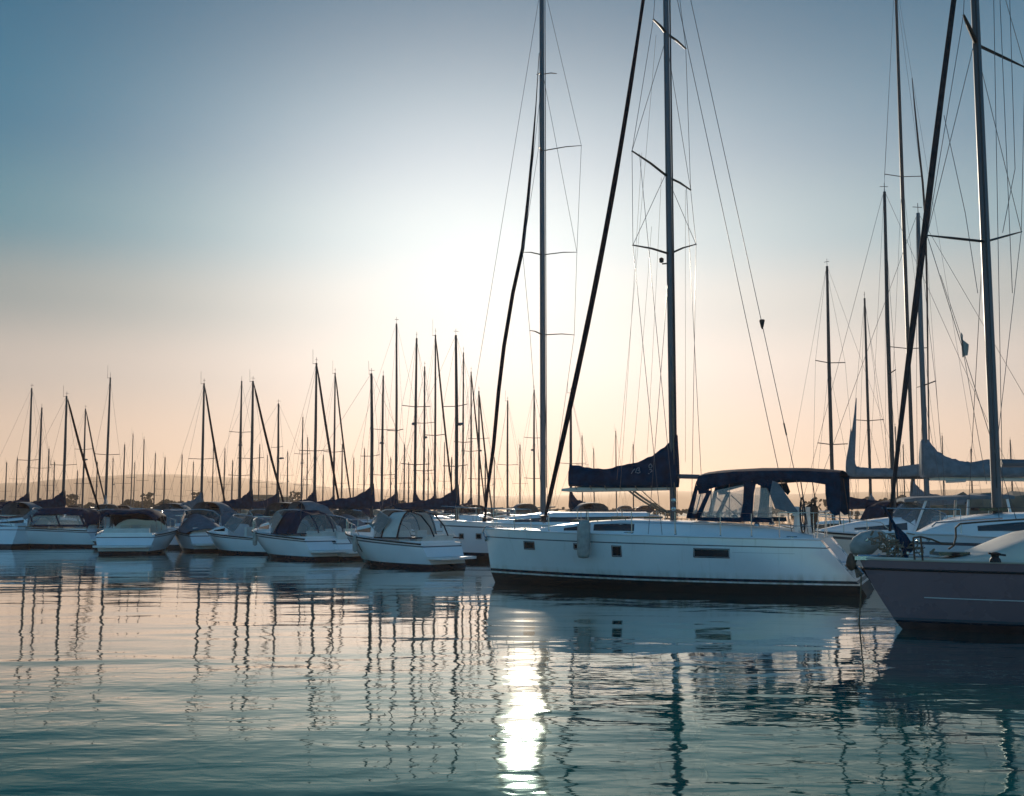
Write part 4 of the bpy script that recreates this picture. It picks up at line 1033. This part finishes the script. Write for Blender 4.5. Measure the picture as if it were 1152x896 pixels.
# ------------------------------------------------------------------ motor boats
def cruiser(label, x, y, heading, L=6.5, Bm=2.5, canopy='hood', col='navy', stripe=None, group='motor boats moored along the left row', rail=True, name='motor_boat', cat='motor boat', fenders=0, k=1.0, ant=None, outboard=False):
    B = Boat(name, label, cat, x, y, heading, group); o = B.o
    h = Hull(L, Bm, (1.15 * k, .98 * k, .82 * k), over=1.15 * k, rev=.45, m=.5, p=2.0, tw=.76, fl=.55, fa=.2, draft=.4)
    h.mesh([(.9, 0), (.84, 1), (.62, 0), (.56, 4 if stripe else 0), (.16, 0), (.02, 2), (-2, 3)], mats=[M['gel'], M['stripe'], M['boot'], M['boot'], M[stripe or 'gel']], parent=o, n=26)
    sw = .52; yc = Bm * .33; h.deck(M['deck'], o, 0, 1, yc=yc, s_well=sw, n=24); h.rail(M['rubber'], o, r=.03, v=.97, name='rubbing_strake', n=20, dz=0)
    x0 = h.pt(sw, 1).x; xe = -L / 2 + .6; sole = .38 * k
    mb = MB(); zt = .9 * k
    mb.add([(x0, yc, sole), (xe, yc, sole), (xe, -yc, sole), (x0, -yc, sole)], [(0, 1, 2, 3)])
    for sg in (1, -1): mb.add([(x0, sg * yc, sole), (xe, sg * yc, sole), (xe, sg * yc, zt), (x0, sg * yc, zt)], [(0, 1, 2, 3)])
    mb.add([(x0, yc, sole), (x0, -yc, sole), (x0, -yc, zt + .1), (x0, yc, zt + .1)], [(0, 1, 2, 3)])
    mb.add([(xe, yc, sole), (xe, -yc, sole), (xe, -yc, zt), (xe, yc, zt)], [(0, 1, 2, 3)])
    mb.box((xe - .1, 0, .76 * k), (.2, Bm * .7, .14)); mb.build('cockpit', M['gel'], o, smooth=25)
    mb = MB(); mb.loft([[V((xx, q * Bm * wq, z)) for q, z in ((-1, .3 * k), (1, .3 * k), (1, .38 * k), (-1, .38 * k))] for xx, wq in ((-L / 2 - .55, .22), (-L / 2 - .45, .33), (-L / 2 - .1, .38), (-L / 2 + .2, .38))]); mb.build('swim_platform', M['deck'], o, smooth=20)
    for yy in (.42, -.42):
        mb = MB(); mb.box((x0 - .75, yy, sole + .22), (.5, .46, .44)); mb.box((x0 - 1.0, yy, sole + .6), (.12, .46, .5)); mb.build('seat', M['sail'], o)
    mb = MB(); mb.box((xe + .28, 0, sole + .22), (.5, yc * 1.8, .42)); mb.box((xe + .07, 0, sole + .55), (.12, yc * 1.8, .35)); mb.build('stern_bench', M['sail'], o)
    f = h.pt(.1, 1).x
    rf = Roof([(f, .2, 1.1 * k, 1.15 * k), (f - .15 * L, Bm * .27, 1.06 * k, 1.34 * k), (x0 + .02, Bm * .37, .97 * k, 1.5 * k)]); rf.build('foredeck_cabin', M['gel'], o, n=10)
    for sg in (1, -1): rf.window(f - .14 * L, x0 + .25, .35, .72, sg, M['glass'], o, taper=.5)
    # windscreen
    base = [(x0 - .35, Bm * .39, .98 * k + .1), (x0 + .35, Bm * .33, 1.42 * k), (x0 + .62, Bm * .12, 1.5 * k)]; base += [(a, -b, c) for a, b, c in reversed(base)]
    topw = [(a - .48, b * .9, c + (.56 if i in (0, 5) else .44)) for i, (a, b, c) in enumerate(base)]
    wm = MB(); wm.grid([base, topw]); wm.grid([[V(p) - V((.012, 0, 0)) for p in base], [V(p) - V((.012, 0, 0)) for p in topw]]); ws = wm.build('windscreen', M['plexi'], o, smooth=20)
    fm = MB(); fm.tube(topw, .022, 6); 
    for a, b in zip(base, topw): fm.tube([a, b], .016, 5)
    fm.build('windscreen_frame', M['steel'], ws)
    hw = Bm * .38; xt = x0 - .2; xb = -L / 2 + .6; zc = (1.88 if canopy != 'hardtop' else 1.78) * k
    if canopy == 'clear':
        st = [(xt + .25, 1.45 * k, .92), (xt + .05, zc - .2, .95), (xt - .25, zc - .02, 1), ((xt + xb) / 2, zc + .02, 1), (xb + .5, zc - .12, .98), (xb + .05, zc - .5, .95), (xb - .15, 1.05 * k, .93)]
        rows = [[V((a, c * hw * t, 1.0 * k + (z - 1.0 * k) * (1 - abs(t) ** 4) + .02 * sin(5 * t + a))) for t in np.linspace(-1, 1, 17)] for a, z, c in st]
        hi = 4 if col == 'black' else 5; lo = 2 if col == 'black' else 1; fm = MB(); fm.grid(rows[lo:hi]); fm.grid([[p - V((0, 0, .02)) for p in r] for r in rows[lo:hi]]); cn = fm.build('canopy', M['sail' if col == 'black' else col], o, smooth=60)
        mb = MB(); mb.grid(rows[:lo + 1]); mb.grid(rows[hi - 1:]); mb.build('clear_window', M['vinyl'], cn, smooth=60)
        for i in (0, 2, 3): mb = MB(); mb.tube(rows[i], .035, 6); mb.build('edging', M[col], cn)
        for j in (0, 5, 11, 16): mb = MB(); mb.tube([r[j] for r in rows], .026, 6); mb.build('edging', M[col], cn)
    if canopy in ('hood', 'bimini'):
        st = [(xt + .12, zc - .42, .9), (xt, zc - .12, .96), (xt - .25, zc, 1), ((xt + xb) / 2, zc + .06, 1), (xb + .35, zc - .02, 1), (xb + .05, zc - .16 if canopy == 'bimini' else zc - .2, .97)]
        if canopy == 'hood': st += [(xb - .12, zc - .75, .94)]
        rows = [[V((a, c * hw * t, z - .30 * abs(t) ** 5 + .03 * sin(5 * t + a))) for t in np.linspace(-1, 1, 13)] for a, z, c in st]
        mb = MB(); mb.grid(rows); mb.grid([[p - V((0, 0, .03)) for p in r] for r in rows]); cn = mb.build('canopy', M[col], o, smooth=60)
        if canopy == 'hood':
            for sg in (1, -1):
                P3 = lambda a, z: V((a, sg * (hw - .03), z))
                mb = MB()
                q = [(xt + .1, zc - .35), (xb + .2, zc - .36), (xb - .1, 1.0 * k), (xt - .1, 1.0 * k)]
                for a, b, c, d in ((q[0], q[3], (q[3][0] - .09, q[3][1]), (q[0][0] - .09, q[0][1])), (q[1], q[2], (q[2][0] + .12, q[2][1]), (q[1][0] + .12, q[1][1])), (q[3], q[2], (q[2][0], q[2][1] + .1), (q[3][0], q[3][1] + .1)),
                                   (((q[0][0] + q[1][0]) / 2, q[0][1]), ((q[3][0] + q[2][0]) / 2, q[3][1]), ((q[3][0] + q[2][0]) / 2 - .08, q[3][1]), ((q[0][0] + q[1][0]) / 2 - .08, q[0][1]))):
                    mb.panel([P3(*p) for p in (a, b, c, d)], (0, .015, 0))
                sd = mb.build('canopy_side', M[col], cn, smooth=0)
                mb = MB(); mb.panel([P3(*p) - V((0, sg * .012, 0)) for p in q], (0, .004, 0)); mb.build('clear_window', M['vinyl'], cn, smooth=0)
        mb = MB()
        for a in (xt, (xt + xb) / 2, xb + .2): mb.tube([(a + (.1 if a > xb + .3 else .05), hw * .98, 1.0 * k), (a, hw * .96, zc - .33), (a, hw * .5, zc - .05), (a, -hw * .5, zc - .05), (a, -hw * .96, zc - .33), (a + .1, -hw * .98, 1.0 * k)], .014, 5)
        mb.build('canopy_frame', M['steel'], o)
    elif canopy == 'cover':                              # fitted boat cover over the whole cockpit
        rows = []
        for i in range(10):
            t = i / 9; a = x0 + .5 - t * (x0 + .5 - xb + .3); zz = (1.75 - .7 * t ** 1.5) * k
            rows.append([V((a, q * Bm * .47 * (.85 + .15 * min(1, 3 * t)), .86 * k + (zz - .86 * k) * (1 - abs(q) ** 2.2) + .02 * sin(9 * q + 7 * t))) for q in np.linspace(-1, 1, 13)])
        mb = MB(); mb.grid(rows); mb.grid([[p - V((0, 0, .02)) for p in r] for r in rows]); mb.build('boat_cover', M[col], o, smooth=60)
    elif canopy == 'hardtop':
        mb = MB(); rows = []
        for a, z, c in ((x0 + .3, zc + .16, .8), (x0, zc + .2, 1), (xb + .6, zc + .27, 1), (xb + .2, zc + .25, .95)): rows.append([V((a, c * hw * 1.05 * t, z + .05 * (1 - t * t))) for t in np.linspace(-1, 1, 9)])
        mb.grid(rows); mb.grid([[p - V((0, 0, .09)) for p in r] for r in rows]); lo_ = [[p - V((0, 0, .09)) for p in r] for r in rows]
        mb.grid([rows[0], lo_[0]]); mb.grid([rows[-1], lo_[-1]]); mb.grid([[r[0] for r in rows], [r[0] for r in lo_]]); mb.grid([[r[-1] for r in rows], [r[-1] for r in lo_]])
        mb.build('hardtop', M['grey'], o)
        for a, c in ((x0 - .3, x0 + .15), ((x0 + xb) / 2, (x0 + xb) / 2 + .1), (xb + .4, xb + .2)):
            for sg in (1, -1): mb = MB().tube([(c, sg * hw, .95 * k), (a, sg * hw * .96, zc + .16)], .04, 6); mb.build('hardtop_frame', M['gel'], o)
    if rail:
        mb = MB(); P2 = lambda s, z, sg: h.pt(s, 1, sg) + V((0, -.05 * sg, z))
        mb.tube([P2(.42, .05, 1), P2(.36, .38, 1), P2(.2, .42, 1), P2(.07, .45, 1), V((L / 2 - .1, 0, 1.15 * k + .46)), P2(.07, .45, -1), P2(.2, .42, -1), P2(.36, .38, -1), P2(.42, .05, -1)], .014, 5)
        for s in (.07, .2, .3):
            for sg in (1, -1): mb.tube([P2(s, 0, sg), P2(s, .43, sg)], .011, 5)
        mb.build('bow_rail', M['steel'], o)
    if outboard: mb = MB(); mb.lathe([(.1, -.35), (.13, -.1), (.15, .15), (.12, .32), (.04, .36)], (-L / 2 - .3, .0, .72 * k), 10); mb.tube([(-L / 2 - .3, 0, .45 * k), (-L / 2 - .34, 0, -.3)], .06, 6); outboard and mb.build('outboard_motor', M['rubber'], o)
    if ant:
        mb = MB(); mb.tube([(xb + .5, hw * .8, zc - .3), (xb + .3, hw * .8, zc + ant)], .012, 4); mb.build('antenna', M['wire'], o)
    for q in range(fenders):
        s = .35 + .22 * q; p = h.pt(s, .75, 1 if heading > 0 else -1, .1); mb = MB(); mb.lathe([(.02, -.3), (.09, -.26), (.10, 0), (.09, .24), (.03, .3)], p, 10); mb.tube([p + V((0, 0, .28)), h.pt(s, 1, 1 if heading > 0 else -1) + V((0, 0, .04))], .01, 4)
        wv = empty('fender', (B.mat @ V((0, 0, 0)))[:], R(heading)); fo = mb.build('fender_body', M['fend'], wv); tag(wv, FEND_LABELS.pop(0), 'fender')
    return B, h
FEND_LABELS = ['pale sausage fender on the near side of the white cruiser with clear framed canopy', 'pale sausage fender on the near side of the white cruiser with the domed navy hood']

def mpos(px, D): return (px - 576) / FPX * D, D
# nearest: white cruiser with framed clear canopy
x, y = mpos(446, 39.3)
B6, H6 = cruiser('white motor cruiser with a dark edged clear canopy, stern quarter towards the viewer', x, y, 137, L=5.6, Bm=2.45, canopy='clear', col='black', fenders=1, k=1.0)
mb = MB()
for pl in ([(384.5, 609), (384.5, 614)], [(387.5, 609.5), (390, 609.5), (390, 612), (387.5, 612), (387.5, 614.5), (390, 614.5)]):
    P = []
    for c in pl: s_, v_ = H6.find(B6, *c); P.append(H6.pt(s_, v_, 1, .008))
    mb.tube(P, .02, 4)
mb.build('registration_number', M['boot'], B6.o)
s0, v1 = H6.find(B6, 403.5, 612); s1, v0 = H6.find(B6, 407, 621); H6.patch(s0, s1, v0, v1, 1, M['glass'], B6.o, 'vent')
x, y = mpos(331, 45.5); cruiser('white motor cruiser with a domed navy hood left of the clear canopied cruiser', x, y, 132, L=6.0, Bm=2.6, canopy='clear', col='navy', fenders=1, ant=1.4)
x, y = mpos(160, 51.5); cruiser('beamy white motor boat with a wide navy bimini seen from dead astern', x, y, 97, L=6.6, Bm=3.3, canopy='bimini', col='navy', k=1.02)
x, y = mpos(48, 58.5); cruiser('white motor cruiser lying side on at the far left with a low navy hood', x, y, 172, L=7.4, Bm=2.7, canopy='hood', col='navy', k=1.05, ant=1.8)
x, y = mpos(226, 53.5); cruiser('small white boat under a teal fitted cover right of the beamy navy bimini boat', x, y, 118, L=5.2, Bm=2.3, canopy='cover', col='teal', rail=False)
x, y = mpos(274, 49.5); cruiser('low white open boat with no canopy beside the domed navy hood cruiser', x, y, 150, L=4.4, Bm=1.9, canopy=None, k=.85, rail=False)
x, y = mpos(95, 66); cruiser('white cruiser with navy hood half hidden behind the far left side on cruiser', x, y, 120, L=6.4, Bm=2.6, canopy='hood', col='navy', stripe='navy')
x, y = mpos(392, 51); cruiser('white motor boat under a grey fitted cover between and behind the two hooded cruisers', x, y, 110, L=5.6, Bm=2.3, canopy='cover', col='grey')
x, y = mpos(200, 60); cruiser('small white cruiser with grey canopy behind the beamy bimini boat', x, y, 105, L=5.4, Bm=2.3, canopy='hood', col='grey')
x, y = mpos(253, 58); cruiser('white day boat with a teal hood behind the low open boat', x, y, 100, L=5.2, Bm=2.2, canopy='hood', col='teal')
x, y = mpos(296, 54.5); cruiser('little white boat under a grey blue cover directly left of the domed navy hood', x, y, 125, L=4.8, Bm=2.1, canopy='cover', col='grey')
x, y = mpos(372, 45.5); cruiser('low white open launch wedged between the domed navy hood cruiser and the clear canopied one', x, y, 128, L=4.6, Bm=1.9, canopy=None, k=.85, rail=False)
x, y = mpos(126, 60); cruiser('white cuddy boat with a clear canopy behind the beamy bimini boat', x, y, 122, L=5.4, Bm=2.3, canopy='clear', col='navy')
x, y = mpos(8, 64); cruiser('white motor boat cut by the left edge of the picture under a navy fitted cover', x, y, 140, L=5.6, Bm=2.3, canopy='cover', col='navy')
x, y = mpos(993, 33.2); cruiser('pale motor cruiser with a thin flat hardtop behind the stern of the large white yacht', x + .9, y, 168, L=6.8, Bm=2.7, canopy='hardtop', col='grey', group=None, k=1.18)

# ------------------------------------------------------------------ sailing boats beyond the front row
GB = 'sailing boats moored behind the motor boats'
protos = {}
def mk(cover, furl):
    key = (cover, furl, rnd.randrange(3))
    if key not in protos:
        q = key[2]; b = sailboat('x x x x', 0, 0, 0, cover=cover, furl=furl, group=GB, nspr=(1, 2, 1)[q], hood=('navy', None, 'grey')[q], furl_mat=('black', 'greyblack', 'black')[q]); protos[key] = [b.o, False]
        mst = [c for c in b.o.children if c.name.startswith('mast')][0]
        if q == 1:
            mb = MB(); mb.lathe([(.05, -.07), (.15, -.06), (.16, 0), (.12, .06), (.03, .07)], (.76 + .26, 0, 6.5), 12); mb.tube([(.76, 0, 6.44), (1.02, 0, 6.42)], .03, 5); r = mb.build('radar', M['grey'], mst); r.location = (0, 0, -1.15)
        if q == 2:
            mb = MB(); mb.tube([(.7, .2, 11.1), (.66, .2, 12.0)], .009, 4); mb.tube([(.7, 0, 11.12), (.7, .22, 11.12)], .014, 4); r = mb.build('antenna', M['wire'], mst); r.location = (0, 0, -1.15)
    p = protos[key]
    if not p[1]: p[1] = True; return p[0]
    return copy_tree(p[0])
placed = []
def bg_sail(px, top, depths, bow, cover, furl, label, group=GB):
    for D in depths:
        x = (px - 576) / FPX * D
        if all((x - a) ** 2 / 3.6 ** 2 + (D - b) ** 2 / 10.2 ** 2 > 1 for a, b in placed): break
    placed.append((x, D)); o = mk(cover, furl)
    hd = {'r': 74, 'l': 106, 'R': 40, 'L': 140}[bow] + rnd.uniform(-6, 6); mx = .08 * 9.5
    o.location = (x - cos(R(hd)) * mx, D - sin(R(hd)) * mx, rnd.uniform(-.04, .04)); o.rotation_euler = (0, R(rnd.uniform(-.4, .4)), R(hd))
    zt = zpx(top, D); kz = (zt - 1.15) / (11.15 - 1.15)
    for ch in o.children:
        if ch.name.split('.')[0] in ('mast', 'standing_rigging', 'furled_headsail'): ch.scale = (1, 1, kz)
    tag(o, label, 'sailing boat', group)
N1 = (62, 73, 84, 95); N2 = (52, 63, 74, 85, 95); FR = (118, 130, 142, 154, 166, 178, 190)
for row in (
    (33, 437, (72, 83, 94), 'r', 'navy', False, 'sailing boat with the leftmost of the tall masts, navy boom cover'),
    (45, 459, N1[1:], 'l', None, False, 'sailing boat with bare boom just right of the leftmost tall mast'),
    (73, 446, N1, 'r', 'navy', True, 'sailing boat with furled headsail sloping right, between the leftmost masts and the twin dark masts'),
    (95, 460, (84, 95, 73), 'r', None, True, 'sailing boat with a shorter mast left of the highest mast of the far left cluster'),
    (121, 425, (70, 81, 92), 'l', 'grey', True, 'sailing boat with the highest mast of the far left cluster, above the navy hooded cruisers'),
    (140, 500, FR, 'l', None, False, 'low distant mast boat just right of the far left cluster'),
    (162, 494, FR, 'r', None, False, 'distant mast directly above the wide navy bimini'),
    (228, 431, (66, 77, 88), 'r', 'grey', True, 'sailing boat with tall bare mast above the teal covered boat, headsail sloping right'),
    (270, 429, (75, 86, 96), 'l', None, True, 'sailing boat with headsail sloping left, left of the close mast pair above the open boat'),
    (283, 429, (60, 71, 82), 'r', 'navy', True, 'sailing boat with headsail sloping right, right of the close mast pair above the open boat'),
    (313, 454, (73, 84, 95), 'R', 'navy', False, 'sailing boat with the shorter mast rising straight above the domed navy hood'),
    (340, 469, FR, 'l', None, False, 'faint short mast between the domed hood mast and the tall one right of it'),
    (354.5, 408, (58, 69, 80), 'r', 'navy', True, 'sailing boat with the tall dark mast just right of the domed navy hood'),
    (376, 420, N2, 'r', 'navy', True, 'sailing boat whose furled headsail slopes far right above the clear canopied cruiser'),
    (419, 421, N2, 'R', 'navy', False, 'sailing boat with the left mast of the plain pair above the clear canopied cruiser'),
    (430, 423, N1[1:], 'l', None, False, 'sailing boat with the right mast of the plain pair above the clear canopied cruiser'),
    (446, 364, (50, 61, 72), 'R', 'navy', False, 'sailing boat with a very tall mast and big navy cover behind the clear canopied cruiser'),
    (467, 381, N2[1:], 'l', 'navy', False, 'sailing boat with tall bare mast and no headsail just right of the very tall one'),
    (477, 413, N1[1:], 'r', None, False, 'sailing boat with thin mast between two taller ones left of the crossed pair'),
    (489.5, 377, (54, 65, 76), 'r', 'navy', True, 'sailing boat with the tall mast crossed closely by its dark furled headsail'),
    (514, 377, N2, 'R', 'navy', False, 'sailing boat with a clean tall dark mast just left of the second yacht headsail'),
    (521, 396, N1[1:], 'l', None, False, 'thinner mast standing close right of the clean tall dark mast'),
    (530, 418, N1, 'r', 'navy', True, 'sailing boat with mast and headsail crossing the lower dark roll of the second yacht'),
    (539, 440, (84, 95), 'r', None, True, 'sailing boat with shorter mast immediately left of the sloping headsail roll'),
    (571, 451, (95, 84), 'l', None, False, 'thin mast between the sloping headsail roll and the second yacht mast'),
    (601, 439, (92, 82), 'l', None, False, 'thin mast close along the left side of the second yacht mast'),
    (642, 442, (62, 73), 'l', 'navy', False, 'dark mast rising just left of the navy sail cover of the large yacht'),
): bg_sail(*row)
rf_ = random.Random(9)
for px, top in ((8, 520), (20, 515), (55, 505), (62, 520), (88, 530), (110, 520), (128, 515), (149, 488), (152, 520), (175, 510), (186, 515), (205, 512), (218, 520), (240, 500), (253, 505), (262, 518), (292, 500), (301, 512), (324, 508), (346, 492), (364, 512), (385, 500), (398, 515), (410, 505), (440, 515), (455, 500), (460, 520), (482, 505), (500, 498), (508, 515), (546, 505), (556, 515), (585, 500), (655, 490), (668, 505), (693, 485), (712, 500), (1008, 480), (1016, 500), (1060, 490), (1092, 505), (1137, 495)):
    bg_sail(px, top, FR[rf_.randrange(0, 3):], rf_.choice('lr'), None, False, 'distant sailing boat whose thin mast fades into the peach haze beyond the breakwater', 'distant sailing boats fading into the haze')
